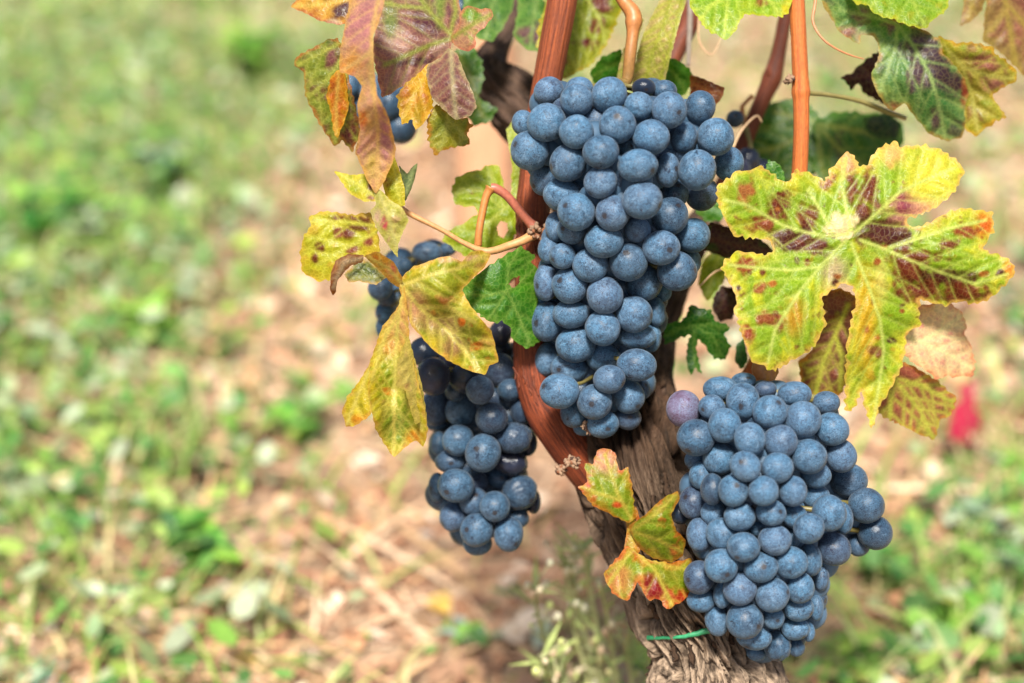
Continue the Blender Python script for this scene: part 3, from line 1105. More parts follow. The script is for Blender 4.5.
def sheet(o, ctrl, veins, pal, blots=(), holes=(), sp=3.2, seed=1, teeth=(2.6, 11), wave=1.6, gap=19, raw=False):
    """one lobe or blade: outline in photograph pixels, depth handles in mm behind the focus plane"""
    sp *= .66
    out = serrate(o, seed, teeth[0], teeth[1], max(1.5, sp * .9)) if not raw else resample(o, 2.5)
    xs0, ys0 = out.min(0)
    xs1, ys1 = out.max(0)
    gx, gy = np.meshgrid(np.arange(xs0, xs1, sp), np.arange(ys0, ys1, sp * .87))
    gx = gx + (np.arange(gx.shape[0]) % 2)[:, None] * sp * .5
    pts = np.stack([gx.ravel(), gy.ravel()], 1)
    pts = pts[inside(pts, out)]
    esegs = [(out[i, 0], out[i, 1], out[(i + 1) % len(out), 0], out[(i + 1) % len(out), 1]) for i in range(len(out))]
    if len(pts):
        pts = pts[poly_dist(pts, esegs) > sp * .45]
    allp = np.vstack([out, pts])
    n = len(out)
    res = geometry.delaunay_2d_cdt([Vector(p) for p in allp], [(i, (i + 1) % n) for i in range(n)], [], 1, 1e-5)
    p2 = np.array([tuple(v) for v in res[0]])
    faces = [tuple(f) for f in res[2]]
    for h in holes:
        cen = np.array([p2[list(f)].mean(0) for f in faces])
        k = ~inside(cen, np.array(h, float))
        faces = [f for f, z in zip(faces, k) if z]
    hs = []
    for h in holes:
        hs += [(h[i][0], h[i][1], h[(i + 1) % len(h)][0], h[(i + 1) % len(h)][1]) for i in range(len(h))]
    ed = poly_dist(p2, esegs + hs)
    msegs, ssegs = [], []
    for k, mv in enumerate(veins):
        msegs += [(mv[i][0], mv[i][1], mv[i + 1][0], mv[i + 1][1]) for i in range(len(mv) - 1)]
        ssegs += secondary(mv, o, seed * 13 + k, gap)
    md = poly_dist(p2, msegs) if msegs else np.full(len(p2), 99.)
    sdv = poly_dist(p2, ssegs) if ssegs else np.full(len(p2), 99.)
    # depth: handles, ripples, quilting between the veins, ridge along the veins
    z = tps(ctrl, p2)
    z += wave * nz(p2, 46, seed + 1) * (0.4 + .9 * sstep(-ed, -34, 0))
    z -= 1.05 * sstep(np.minimum(sdv, md), 0, 7) * sstep(ed, 0, 9) * pal.get('quilt', 1)
    z -= pal.get('ridge', .35) * np.exp(-(md / 2.2) ** 2)
    z += .22 * nz(p2, 9, seed + 2, 1)
    # pigment
    k_ = pal.get('k', .80)
    k_ *= .66
    def sat(hx):
        q = np.array(lin(hx, k_))
        l = q @ np.array((.2126, .7152, .0722))
        return np.maximum(l + (q - l) * 1.10, q * .25)
    c = np.tile(sat(pal['in']), (len(p2), 1))
    def mix(mask, hexcol):
        nonlocal c
        m = np.clip(mask, 0, 1)[:, None]
        c = c * (1 - m) + sat(hexcol) * m
    nA = nz(p2, 22, seed + 3, 3)
    nB = nz(p2, 9, seed + 4, 2)
    mix(1 - sstep(ed + 9 * nA, 0, pal.get('ew', 26)), pal['out'])
    for j, (hx, sc, thr, amt) in enumerate(pal.get('patch', ())):
        q = nz(p2, sc, seed + 11 + j, 3)
        mk = sstep(q, thr, thr + .3) * amt
        mix(mk * (.35 + .65 * sstep(np.minimum(md, sdv * 1.4), .5, 5)), hx)
    for (bx, by, rx, ry, hx, *rest) in blots:
        soft = rest[0] if rest else .55
        q = np.sqrt(((p2[:, 0] - bx) / rx) ** 2 + ((p2[:, 1] - by) / ry) ** 2) + (.55 * nB + .35 * nA) * (1.0 if soft < .75 else .4) * (1 if soft < .75 else 1)
        mk = 1 - sstep(q, 1 - soft, 1 + soft * .6)
        mix(mk * (.60 + .40 * sstep(np.minimum(md, sdv * 3.5), .4, 2.6)), hx)
    mix((1 - sstep(ed + 3.2 * nB + 1.5 * nA, .3, pal.get('rw', 3.5))) * pal.get('ra', .7), pal.get('rim', pal['out']))
    mix(np.exp(-(sdv / pal.get('sw', 1.2) * .8) ** 2) * pal.get('sv', .5), pal['vein'])
    mix(np.exp(-(md / pal.get('vw', 2.0)) ** 2) * pal.get('mv', .75), pal['vein'])
    Vw = [P(x, y, D0 + zz / 1000) for (x, y), zz in zip(p2, z)]
    gr = np.stack([p2[:, 0] / 100 + seed, p2[:, 1] / 100, np.full(len(p2), seed * .37)], 1)
    return Vw, faces, c, gr


def leaf(sheets, label, mat=None, name="leaf"):
    G = Geo()
    for k, s in enumerate(sheets):
        v, f, c, g = sheet(**s)
        G.add(v, f, g, [tuple(q) for q in c])
    cen = Vector((0, 0, 0))
    for v in G.v:
        cen += v
    cen /= len(G.v)
    o = mesh_obj(name, G.v, G.f, mat or M_LEAF, VINE, VB, colors=np.array(G.c, dtype=np.float32), vecs=G.g, local=cen)
    o["label"] = label
    LEAVES[label] = o
    return o


def leaf_called(words):
    return next(o for l, o in LEAVES.items() if words in l)


LEAVES = {}
MAR, DKR, ORG = '#66260f', '#47160c', '#c8641e'
YG = dict(zip(('in', 'out', 'vein', 'rim'), ('#8aa632', '#c2be48', '#cdd67c', '#dcb066')), ew=17, k=.90, sv=.26, sw=1.0)

# ---- A: the big blotched leaf at the right
A_O = [(716,187),(725,180),(740,170),(750,171),(760,165),(770,172),(785,182),(790,181),(794,170),(802,171),(815,175),(825,181),(832,167),(847,151),(854,156),(860,167),(867,165),(872,155),(882,146),(895,141),(900,147),(910,146),(925,145),(940,149),(950,156),(960,162),(964,172),(956,190),(947,199),(937,207),(922,214),(907,219),(905,225),(918,227),(932,221),(950,211),(964,208),(980,210),(992,212),(993,221),(994,231),(986,242),(983,249),(991,253),(1000,255),(1010,260),(1016,271),(1009,281),(998,292),(986,301),(973,304),(959,301),(945,306),(932,303),(921,299),(919,308),(920,327),(907,332),(905,350),(902,367),(890,390),(880,405),(872,430),(864,405),(862,390),(852,412),(845,410),(845,385),(846,355),(850,325),(856,300),(853,288),(845,282),(832,290),(822,298),(824,310),(826,327),(821,333),(816,345),(805,354),(792,360),(782,367),(772,371),(765,367),(752,362),(745,343),(740,330),(735,312),(736,295),(730,284),(721,267),(725,260),(737,251),(755,253),(767,255),(773,250),(772,243),(765,239),(750,238),(738,237),(730,231),(727,225),(724,217),(718,205)]
A_V = [[(848,234),(827,236),(805,232),(782,225),(765,215),(747,205),(724,200)], [(846,240),(820,267),(797,295),(775,330),(768,362)], [(851,230),(845,202),(842,185),(846,158)],
       [(855,232),(875,215),(900,192),(925,180),(955,168)], [(860,240),(885,249),(910,260),(935,270),(975,284),(1008,274)], [(851,243),(860,265),(870,290),(880,320),(884,350),(874,420)],
       [(890,248),(920,238),(950,228),(986,220)], [(820,267),(790,270),(760,268),(730,265)], [(833,235),(822,212),(808,190)]]
A_B = [(778,208,10,15,MAR),(807,217,9,13,MAR),(790,240,20,12,DKR),(815,247,14,7,'#5a2420'),(869,190,8,17,MAR),(852,185,6,13,MAR),(865,210,8,9,MAR),(884,229,26,15,DKR),(902,240,16,8,DKR),
       (915,257,24,7,MAR),(938,277,30,9,DKR),(925,290,26,9,MAR),(905,272,12,14,MAR),(962,295,26,9,MAR),(915,210,24,13,'#c58a78',.8),(903,203,10,12,'#8c4550'),(744,190,7,10,'#a5653a'),(828,182,7,7,'#8a4a2a'),
       (760,224,10,7,'#8a4428'),(985,225,10,12,'#c8601e',.8),(965,232,10,6,'#8a3a1e'),(950,243,8,5,MAR),(765,318,12,6,'#8a4826'),(780,325,5,6,'#7a3a20'),(748,334,7,7,'#8c3a20'),(745,265,9,7,'#8c3a20'),
       (835,272,12,14,'#b4a27c',.9),(840,224,13,11,'#e2cf9e',.35),(760,290,6,5,'#90502a'),(795,318,9,16,'#b98a32',.9),(880,280,7,20,'#cfc36a',.9),(866,325,10,50,'#c9a32c',.8),(847,155,9,16,'#d7a47c',.8),(893,153,10,12,'#dfb070',.8),(930,175,22,22,'#dcd058',.8),(875,350,7,7,'#7a4a2a'),(1010,268,6,8,'#d8782a',.8)]
A_B = [(x, y, a * 1.22, b * 1.22, *q) for (x, y, a, b, *q) in A_B]
_r = random.Random(40)
for _i in range(38):
    _a, _b = _r.random() * 6.283, _r.random() ** .5
    A_B.append((865 + math.cos(_a) * 140 * _b, 265 + math.sin(_a) * 95 * _b, _r.uniform(2, 5), _r.uniform(2, 4.5), _r.choice((MAR, DKR, '#8a4a1c', '#a0602a'))))
A_C = [(848,236,-6),(720,196,-16),(745,175,-12),(770,362,-20),(735,265,-18),(790,330,-18),(845,155,2),(900,145,6),(962,165,4),(905,224,-2),(990,220,2),(1014,268,-4),(965,302,2),(930,300,3),(875,425,8),(850,405,6),(880,330,0),(853,290,-4),(890,200,-6),(770,245,-8),(800,180,-4),(940,255,-9)]
PA = dict(YG, patch=[('#84a41a', 34, .05, .8), ('#b08030', 16, .42, .55), ('#6e2a1c', 11, .50, .8), ('#dcd64a', 26, .30, .6)], vw=1.7, ra=.75)
leaf([dict(o=A_O, ctrl=A_C, veins=A_V, pal=PA, blots=A_B, sp=2.5, seed=3, teeth=(3.4, 11), wave=2.2)],
     "largest leaf, yellow green with many maroon blotches, right of the upper grapes")

# ---- second leaf behind it: pink, with striped and dark lower lobes
PINKP = dict(zip(('in', 'out', 'vein', 'rim'), ('#d8b894', '#dcae86', '#e4d8a4', '#d07c5e')), ew=14, patch=[('#cf8f80', 7, .15, .8), ('#e8d0aa', 24, .2, .6)], sv=.5, k=1.0)
B_O = [(895,318),(921,305),(932,304),(940,300),(952,304),(962,312),(967,325),(964,335),(970,342),(975,362),(974,375),(960,377),(945,376),(937,380),(927,371),(912,362),(902,352),(896,337)]
leaf([dict(o=B_O, ctrl=[(900,330,14),(970,372,30),(945,304,26),(915,362,16),(935,340,20)], veins=[[(898,332),(920,342),(945,352),(972,368)], [(920,342),(940,330),(962,316)]], pal=PINKP, sp=3, seed=5, teeth=(2.6, 10))],
     "small pinkish beige leaf lobe behind the largest leaf")
STR = dict(zip(('in', 'out', 'vein', 'rim'), ('#84463a', '#925240', '#a8ac50', '#b0783c')), ew=14, sv=.7, sw=1.7, vw=2.6, patch=[('#8f8a3c', 20, .25, .6), ('#6f3830', 14, .3, .6)], k=1.15)
C_O = [(905,362),(920,370),(937,380),(947,390),(957,397),(952,415),(940,420),(935,440),(920,435),(905,427),(890,420),(878,414),(870,408),(878,385),(892,365)]
D_O = [(818,293),(840,288),(856,296),(858,330),(852,362),(845,385),(840,396),(827,392),(817,395),(803,392),(798,362),(812,350),(818,330)]
leaf([dict(o=C_O, ctrl=[(890,370,16),(955,398,34),(935,438,36),(880,412,22)], veins=[[(888,372),(905,392),(920,410),(932,436)], [(895,378),(920,385),(952,402)], [(888,376),(890,395),(890,416)]], pal=STR, sp=3, seed=6, teeth=(2.6, 10), gap=15),
      dict(o=D_O, ctrl=[(845,300,16),(805,388,34),(842,394,28),(820,295,24)], veins=[[(848,305),(835,335),(822,365),(816,392)], [(835,335),(842,360),(840,390)], [(822,365),(808,372)]], pal=dict(STR, **{'in': '#6b4038', 'out': '#6f4a34'}, sv=.45, sw=1.3, k=1.25), sp=3, seed=7, teeth=(1.8, 10), gap=15)],
     "brown leaf with yellow green vein stripes hanging under the largest leaf")

# ---- top right
E_O = [(815,-20),(821,0),(825,9),(833,21),(839,32),(850,39),(859,45),(861,35),(873,36),(878,44),(879,56),(873,70),(871,80),(878,94),(887,108),(894,111),(903,103),(906,105),(915,117),(929,134),(946,141),(962,138),(966,122),(964,110),(969,94),(964,77),(953,63),(943,54),(941,40),(929,33),(915,26),(901,21),(889,16),(873,9),(862,-20)]
E2_O = [(938,36),(957,43),(971,42),(993,47),(995,54),(1007,61),(1018,73),(1016,81),(1004,87),(993,94),(995,101),(1007,117),(995,122),(983,131),(976,136),(966,131),(960,110),(955,91),(945,70)]
PE = dict(zip(('in', 'out', 'vein', 'rim'), ('#5f8a4c', '#86a25a', '#a5bd78', '#c49a58')), ew=14, patch=[('#4b3a42', 34, .22, .75), ('#7c9a62', 18, .25, .5)], k=.72, sv=.45)
PE2 = dict(zip(('in', 'out', 'vein', 'rim'), ('#a59a48', '#a8a23c', '#c8c06c', '#d8a040')), ew=14, patch=[('#95604c', 18, .2, .6), ('#8a9c34', 24, .2, .6)], k=.78, sv=.45)
E_B = [(935,72,24,26,'#453039'),(920,48,22,14,'#4d3a44'),(915,75,9,20,'#58404a'),(952,85,18,14,'#3f2830'),(935,118,6,14,'#5a4446'),(846,32,12,9,'#9a6a60'),(862,18,10,8,'#7c6a58'),(893,24,12,9,'#74545a'),(935,98,16,10,'#4e8446'),(966,92,5,22,'#8c2a22'),(892,108,12,6,'#c88a6c',.8),(862,38,9,8,'#cdbca0',.8)]
leaf([dict(o=E_O, ctrl=[(900,26,22),(825,0,14),(858,42,20),(880,95,20),(893,110,26),(945,140,34),(965,100,30),(945,60,22),(935,90,16),(915,110,24)], veins=[[(897,24),(915,48),(930,75),(938,100),(945,138)], [(897,24),(896,45),(886,75),(880,92)], [(897,24),(870,16),(840,10)]], pal=PE, blots=E_B, sp=2.8, seed=8, teeth=(1.6, 12), wave=2),
      dict(o=E2_O, ctrl=[(945,42,24),(1016,76,30),(980,132,36),(962,100,36),(990,70,24)], veins=[[(942,44),(965,68),(990,76),(1014,79)], [(962,66),(972,95),(978,132)]], pal=PE2, blots=[(985,62,16,8,'#94584a'),(993,85,12,8,'#a0685a'),(1006,116,4,4,'#3a2018')], sp=2.8, seed=9, teeth=(2.6, 11))],
     "green leaf with a dark purple patch and an olive right lobe, top right corner")
PF = dict(zip(('in', 'out', 'vein', 'rim'), ('#7fa62c', '#93ae30', '#b4c860', '#c8c040')), ew=14, patch=[('#a8a832', 18, .2, .6)], k=.74, sv=.4)
F_O = [(846,-14),(852,0),(857,5),(866,4),(874,13),(885,18),(894,19),(901,23),(915,27),(925,29),(934,19),(946,11),(952,-10),(930,-40),(880,-40),(855,-28)]
leaf([dict(o=F_O, ctrl=[(850,-10,10),(920,28,6),(948,0,16),(900,-35,20)], veins=[[(900,-36),(912,0),(925,26)], [(900,-36),(880,-5),(870,8)]], pal=PF, blots=[(925,24,9,6,'#6c7a24')], sp=3, seed=10, teeth=(2.6, 10))],
     "bright green leaf cut by the top edge above the purple patched leaf")
PG = dict(zip(('in', 'out', 'vein', 'rim'), ('#8a564c', '#8f7448', '#b09c50', '#a08448')), ew=26, patch=[('#a06a54', 18, .1, .7), ('#8f8440', 26, .25, .6)], k=.8, sv=.35, vw=3)
G_O = [(990,-25),(986,5),(984,23),(983,42),(993,47),(1004,56),(1016,68),(1030,80),(1058,60),(1060,-20),(1020,-40)]
G2_O = [(966,-16),(962,14),(959,26),(969,23),(981,12),(987,-5),(985,-25)]
leaf([dict(o=G_O, ctrl=[(990,0,52),(1030,75,64),(1058,0,60)], veins=[[(1002,-30),(1008,20),(1016,64)], [(1004,0),(1030,30),(1050,50)], [(1006,10),(992,30)]], pal=PG, sp=4, seed=11, teeth=(2.2, 12)),
      dict(o=G2_O, ctrl=[(975,0,58)], veins=[[(978,-20),(968,18)]], pal=PG, sp=4, seed=12, teeth=(1.4, 10))],
     "maroon leaf with olive veins cut by the right edge at the top")
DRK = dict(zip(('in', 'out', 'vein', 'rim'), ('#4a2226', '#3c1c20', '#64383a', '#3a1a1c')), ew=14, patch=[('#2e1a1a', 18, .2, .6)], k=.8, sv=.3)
H_O = [(880,50),(864,61),(852,73),(840,77),(848,84),(850,91),(859,82),(863,93),(873,98),(884,104),(894,80)]
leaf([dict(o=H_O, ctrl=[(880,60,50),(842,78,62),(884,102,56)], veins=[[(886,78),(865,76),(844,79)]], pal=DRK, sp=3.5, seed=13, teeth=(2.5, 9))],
     "dark maroon torn leaf behind the purple patched leaf")
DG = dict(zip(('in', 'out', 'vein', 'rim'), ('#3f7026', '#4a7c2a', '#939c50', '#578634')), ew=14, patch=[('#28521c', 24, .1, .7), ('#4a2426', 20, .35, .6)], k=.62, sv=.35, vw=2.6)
I1 = [(736,150),(748,130),(765,108),(785,99),(800,98),(815,110),(822,128),(826,150),(818,170),(800,186),(770,184),(748,175)]
I2 = [(812,122),(835,112),(858,112),(880,114),(900,122),(905,140),(893,160),(868,172),(842,166),(826,186),(812,170),(816,146)]
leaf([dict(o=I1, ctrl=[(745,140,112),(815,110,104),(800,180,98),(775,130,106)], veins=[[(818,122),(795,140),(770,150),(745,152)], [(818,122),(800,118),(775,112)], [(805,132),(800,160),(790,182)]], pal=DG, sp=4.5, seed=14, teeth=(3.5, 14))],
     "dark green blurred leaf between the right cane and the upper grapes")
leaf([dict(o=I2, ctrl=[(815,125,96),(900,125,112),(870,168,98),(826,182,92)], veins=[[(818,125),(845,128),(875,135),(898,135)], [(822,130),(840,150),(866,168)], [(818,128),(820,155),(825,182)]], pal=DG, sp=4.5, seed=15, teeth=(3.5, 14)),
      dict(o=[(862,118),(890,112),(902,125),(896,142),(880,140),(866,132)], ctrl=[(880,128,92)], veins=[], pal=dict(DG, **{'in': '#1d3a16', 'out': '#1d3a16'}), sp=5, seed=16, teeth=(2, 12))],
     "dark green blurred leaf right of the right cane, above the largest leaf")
PJ = dict(zip(('in', 'out', 'vein', 'rim'), ('#86ad26', '#97b42c', '#c4d465', '#c8c83c')), ew=14, patch=[('#a4b434', 20, .2, .6), ('#7a9c22', 26, .2, .6)], k=.78, sv=.55)
J_O = [(688,-6),(691,9),(699,19),(703,26),(712,33),(726,40),(736,31),(739,22),(745,14),(765,16),(783,17),(790,10),(793,-10),(770,-34),(720,-34),(694,-20)]
leaf([dict(o=J_O, ctrl=[(690,0,6),(726,38,2),(790,8,10),(745,12,6),(740,-30,22)], veins=[[(745,-30),(728,0),(724,36)], [(745,-30),(765,-5),(780,14)], [(735,-14),(712,5),(700,20)]], pal=PJ, blots=[(762,2,6,6,'#8a5a2c'),(786,12,5,14,'#d8c838',.8)], sp=2.8, seed=17, teeth=(2.4, 9))],
     "bright yellow green leaf cut by the top edge, left of the right cane")

# ---- behind the top of the upper bunch
PK = dict(zip(('in', 'out', 'vein', 'rim'), ('#c2ac74', '#b3a068', '#aab04c', '#d0bb8a')), ew=10, patch=[('#a07a4c', 10, .2, .7), ('#9fac50', 16, .25, .7)], k=.8, sv=.75, sw=1.6, vw=2)
K_O = [(692,-22),(686,2),(682,14),(677,32),(670,60),(664,84),(650,92),(631,92),(634,70),(638,50),(644,32),(652,15),(660,0),(668,-22)]
K2_O = [(644,20),(638,40),(630,60),(624,92),(616,92),(618,70),(624,48),(632,30),(640,14)]
leaf([dict(o=K_O, ctrl=[(690,-5,20),(660,85,28),(634,86,34),(652,15,30),(660,40,22)], veins=[[(676,-20),(664,25),(650,60),(644,92)], [(686,-10),(672,40),(658,88)]], pal=PK, sp=2.6, seed=18, teeth=(1.0, 9), gap=11),
      dict(o=K2_O, ctrl=[(640,20,30),(620,86,40)], veins=[[(641,18),(628,55),(619,90)]], pal=PK, sp=2.6, seed=19, teeth=(1.0, 9), gap=11)],
     "dry straw coloured folded leaf hanging behind the stalk of the upper grapes")
PM = dict(zip(('in', 'out', 'vein', 'rim'), ('#8d9a30', '#a8a838', '#bcc466', '#d2b444')), ew=18, patch=[('#6e3a2a', 14, .25, .75), ('#7c8c2c', 24, .2, .6)], k=.74, sv=.5)
M_O = [(541,-20),(545,8),(539,22),(536,45),(543,58),(540,72),(552,82),(566,78),(590,66),(605,48),(615,27),(623,6),(624,-20)]
leaf([dict(o=M_O, ctrl=[(545,0,52),(545,70,48),(620,0,62),(590,62,56)], veins=[[(585,-20),(570,20),(556,72)], [(582,-10),(600,20),(606,44)], [(574,10),(556,30),(542,48)]], pal=PM, blots=[(602,6,12,12,'#70302a'),(586,42,9,7,'#70302a'),(560,60,9,7,'#90502a'),(598,25,10,9,'#74382a')], sp=3, seed=20, teeth=(3, 10))],
     "olive leaf with brown red spots behind the thick cane at the top")
GRP = dict(zip(('in', 'out', 'vein', 'rim'), ('#3c7a22', '#4a8a2a', '#7ca04c', '#5c942e')), ew=12, patch=[('#2f6a1c', 20, .2, .6)], k=.68, sv=.35)
leaf([dict(o=[(590,72),(602,57),(620,49),(627,60),(624,78),(610,90),(594,84)], ctrl=[(592,72,54),(622,55,48)], veins=[[(622,62),(606,68),(594,76)]], pal=GRP, sp=3, seed=21, teeth=(2, 9))],
     "small plain green leaf left of the upper grapes' stalk")
leaf([dict(o=[(660,56),(678,60),(691,70),(694,82),(684,95),(672,100),(660,92)], ctrl=[(664,60,46),(692,78,52)], veins=[[(662,62),(676,76),(686,92)]], pal=GRP, sp=3, seed=22, teeth=(2, 9))],
     "small plain green leaf at the top right shoulder of the upper grapes")
DRY = dict(zip(('in', 'out', 'vein', 'rim'), ('#7a3f26', '#6a3420', '#94583a', '#8a5030')), ew=10, patch=[('#54281a', 14, .1, .7)], k=.8, sv=.4)
leaf([dict(o=[(690,74),(704,79),(725,88),(722,98),(714,107),(702,102),(690,98)], ctrl=[(692,80,44),(724,92,30),(708,84,30),(702,102,38)], veins=[[(692,82),(708,92),(722,93)]], pal=DRY, sp=2.6, seed=23, teeth=(1.0, 9), wave=3)],
     "curled dry brown leaf at the right shoulder of the upper grapes")

# ---- top left
GBL = dict(zip(('in', 'out', 'vein', 'rim'), ('#5b8a40', '#6a9a4c', '#93b06a', '#86a55c')), ew=16, patch=[('#46743a', 26, .1, .7), ('#7b5a58', 20, .35, .5)], k=.7, sv=.3)
leaf([dict(o=[(462,-18),(515,-18),(513,8),(503,28),(492,42),(476,38),(464,18)], ctrl=[(470,0,66),(510,0,76),(490,38,66)], veins=[[(500,-16),(490,12),(486,38)]], pal=GBL, sp=4, seed=24, teeth=(2, 13))],
     "smooth green leaf at the top edge left of the dark old wood")
leaf([dict(o=[(516,-18),(556,-18),(552,12),(548,34),(540,52),(526,50),(513,36),(518,10)], ctrl=[(525,0,70),(550,0,62),(535,48,62)], veins=[[(540,-16),(534,15),(530,48)]], pal=GBL, blots=[(532,34,14,12,'#74505a')], sp=4, seed=25, teeth=(2, 13))],
     "green leaf with a purplish patch just left of the thick cane's top")
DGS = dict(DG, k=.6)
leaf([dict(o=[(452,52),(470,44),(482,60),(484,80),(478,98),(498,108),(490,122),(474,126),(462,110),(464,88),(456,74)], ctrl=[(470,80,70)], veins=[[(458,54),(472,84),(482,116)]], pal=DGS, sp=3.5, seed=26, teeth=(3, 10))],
     "small dark green leaf in shade beside the old wood")

MQ = dict(zip(('in', 'out', 'vein', 'rim'), ('#8a5a56', '#97655a', '#93a146', '#bb8068')), ew=20, patch=[('#613640', 30, .12, .75), ('#b58d80', 24, .2, .7), ('#7e8a44', 26, .3, .6)], k=.78, sv=.30, vw=2.6)
Q_O = [(385,-20),(460,-20),(459,0),(462,20),(455,37),(450,50),(437,60),(423,70),(412,80),(392,93),(382,98),(377,75),(372,50),(376,25),(378,0)]
Q2_O = [(450,37),(459,28),(460,12),(468,5),(480,9),(490,8),(494,15),(485,27),(475,35),(476,47),(467,52),(455,46)]
Q3_O = [(448,48),(457,53),(465,74),(473,92),(477,107),(470,116),(455,120),(442,108),(432,98),(427,80),(426,65),(440,58)]
Q4_O = [(428,64),(417,75),(405,84),(397,95),(398,107),(402,125),(413,119),(415,131),(425,122),(433,107),(432,90)]
Q5_O = [(436,103),(427,120),(428,140),(434,155),(450,148),(470,145),(467,132),(473,126),(466,118),(452,115)]
leaf([dict(o=Q_O, ctrl=[(452,37,8),(385,90,-2),(380,30,6),(455,-10,24),(410,-15,20),(420,50,4),(435,60,8)], veins=[[(452,38),(430,45),(405,56),(385,65)], [(452,36),(435,18),(418,-4)], [(450,34),(456,10),(452,-15)], [(425,8),(400,6),(382,2)]], pal=MQ, blots=[(425,22,16,12,'#5a2f38'),(420,62,22,5,'#553038'),(395,40,14,16,'#c09a90',.9),(440,5,6,20,'#80904a',.8),(400,80,16,10,'#a87c74',.9),(390,20,8,20,'#6f7a44',.8)], sp=2.8, seed=27, teeth=(1.8, 13)),
      dict(o=Q2_O, ctrl=[(455,38,6),(465,10,2),(492,14,-4),(475,42,-3)], veins=[[(453,37),(470,26),(490,15)]], pal=dict(MQ, **{'in': '#b28c70', 'out': '#bf8f74', 'patch': [('#7f9a44', 16, .1, .7)], 'rim': '#c4725c'}), blots=[(470,15,9,9,'#789a42')], sp=2.6, seed=28, teeth=(1.2, 10)),
      dict(o=Q3_O, ctrl=[(452,50,4),(430,75,0),(476,106,-6),(452,118,-6),(452,85,-10)], veins=[[(451,46),(452,75),(456,117)]], pal=dict(MQ, **{'in': '#7c4c50', 'out': '#8a5e58', 'vein': '#b5ab86', 'patch': [('#5f3642', 16, .1, .7), ('#a08a86', 14, .3, .5)], 'rim': '#b0a078'}), sp=2.6, seed=29, teeth=(1.0, 10), gap=14),
      dict(o=Q4_O, ctrl=[(428,70,4),(398,100,-4),(415,128,-2),(420,95,-2)], veins=[[(430,68),(415,92),(404,118)]], pal=dict(MQ, **{'in': '#c4862c', 'out': '#cf9a38', 'vein': '#d8b854', 'patch': [('#b06030', 16, .2, .7), ('#a49a34', 20, .2, .5)], 'rim': '#d8b040'}), sp=2.6, seed=30, teeth=(2.4, 9)),
      dict(o=Q5_O, ctrl=[(445,108,4),(434,152,6),(470,140,10)], veins=[[(448,106),(448,125),(440,150)], [(449,120),(466,138)]], pal=dict(MQ, **{'in': '#7d8a3a', 'out': '#9a9438', 'vein': '#b0b060', 'patch': [('#68763a', 16, .1, .6)], 'rim': '#c47c34'}), sp=2.6, seed=31, teeth=(2.8, 9))],
     "large maroon leaf with green veins and an orange lobe at the top left")

RP = dict(zip(('in', 'out', 'vein', 'rim'), ('#c89a48', '#cf9448', '#d9b460', '#a8503a')), ew=14, patch=[('#b06a3c', 16, .2, .6)], k=.8, sv=.35)
R1 = [(290,7),(300,-4),(312,-12),(355,-16),(353,10),(350,22),(340,25),(320,21),(305,13)]
R2 = [(338,38),(326,40),(318,45),(297,56),(294,66),(304,72),(305,95),(312,110),(318,122),(335,147),(342,140),(352,152),(361,135),(357,112),(350,82),(346,55)]
R3 = [(338,70),(331,76),(326,97),(331,112),(333,130),(337,139),(345,120),(349,107),(347,86),(345,72)]
GRR = dict(zip(('in', 'out', 'vein', 'rim'), ('#7d8a34', '#86803a', '#b0b258', '#b46a3c')), ew=14, patch=[('#6d3f38', 16, .12, .75), ('#5f7a2c', 20, .2, .6)], k=.74, sv=.4)
leaf([dict(o=R1, ctrl=[(290,7,6),(352,0,-2),(340,24,-4)], veins=[[(354,-2),(325,4),(292,7)]], pal=RP, blots=[(340,11,11,10,'#4c2430'),(333,23,8,4,'#dccab0',.8)], sp=2.6, seed=32, teeth=(1.0, 9)),
      dict(o=R2, ctrl=[(340,45,-2),(294,62,8),(305,95,6),(336,145,10),(354,150,10),(352,100,2)], veins=[[(343,42),(322,52),(298,65)], [(345,55),(325,82),(308,98)], [(347,70),(340,105),(336,142)]], pal=GRR, blots=[(330,95,10,8,'#70402e'),(350,135,9,12,'#6a2f2c'),(331,56,6,13,'#7c4a4a')], sp=2.6, seed=33, teeth=(2.0, 11)),
      dict(o=R3, ctrl=[(338,72,-4),(337,136,-2),(328,100,-6)], veins=[[(339,72),(336,105),(337,134)]], pal=dict(RP, **{'in': '#c0601e', 'out': '#c8741e', 'patch': [('#a04418', 14, .1, .7), ('#d09a30', 14, .3, .6)], 'rim': '#d8a830'}), sp=2.4, seed=34, teeth=(1.4, 9))],
     "leftmost leaf at the top edge, olive with maroon edges and an orange tongue")
SP_ = dict(zip(('in', 'out', 'vein', 'rim'), ('#cc9484', '#cf9c70', '#e0b878', '#d9a860')), ew=9, patch=[('#bb7a80', 26, .0, .8), ('#cfa884', 18, .25, .6)], k=.88, sv=.35, vw=2.2)
S_O = [(353,-20),(350,0),(345,25),(340,50),(339,72),(354,76),(362,85),(357,105),(360,130),(355,152),(362,168),(368,182),(376,194),(384,182),(393,162),(396,150),(392,130),(387,113),(377,95),(374,65),(373,37),(381,15),(385,0),(386,-20)]
leaf([dict(o=S_O, ctrl=[(368,-15,-26),(345,60,-24),(374,60,-50),(360,30,-34),(371,100,-48),(362,85,-34),(392,140,-28),(376,192,-18),(358,140,-28)], veins=[[(382,-18),(372,30),(371,80),(378,130),(377,190)], [(374,50),(358,62),(342,70)]], pal=SP_, blots=[(346,68,12,9,'#d8742c',.9),(352,62,12,14,'#d99a58',.9),(368,120,10,18,'#cda06c',.9),(385,135,9,28,'#a86f78',.9),(362,120,6,10,'#d0662c',.8),(372,165,10,18,'#c5a860',.9),(366,25,9,30,'#bb7d80',.9)], sp=2.5, seed=35, teeth=(.8, 12), gap=14)],
     "long folded pinkish orange leaf hanging at the top left")
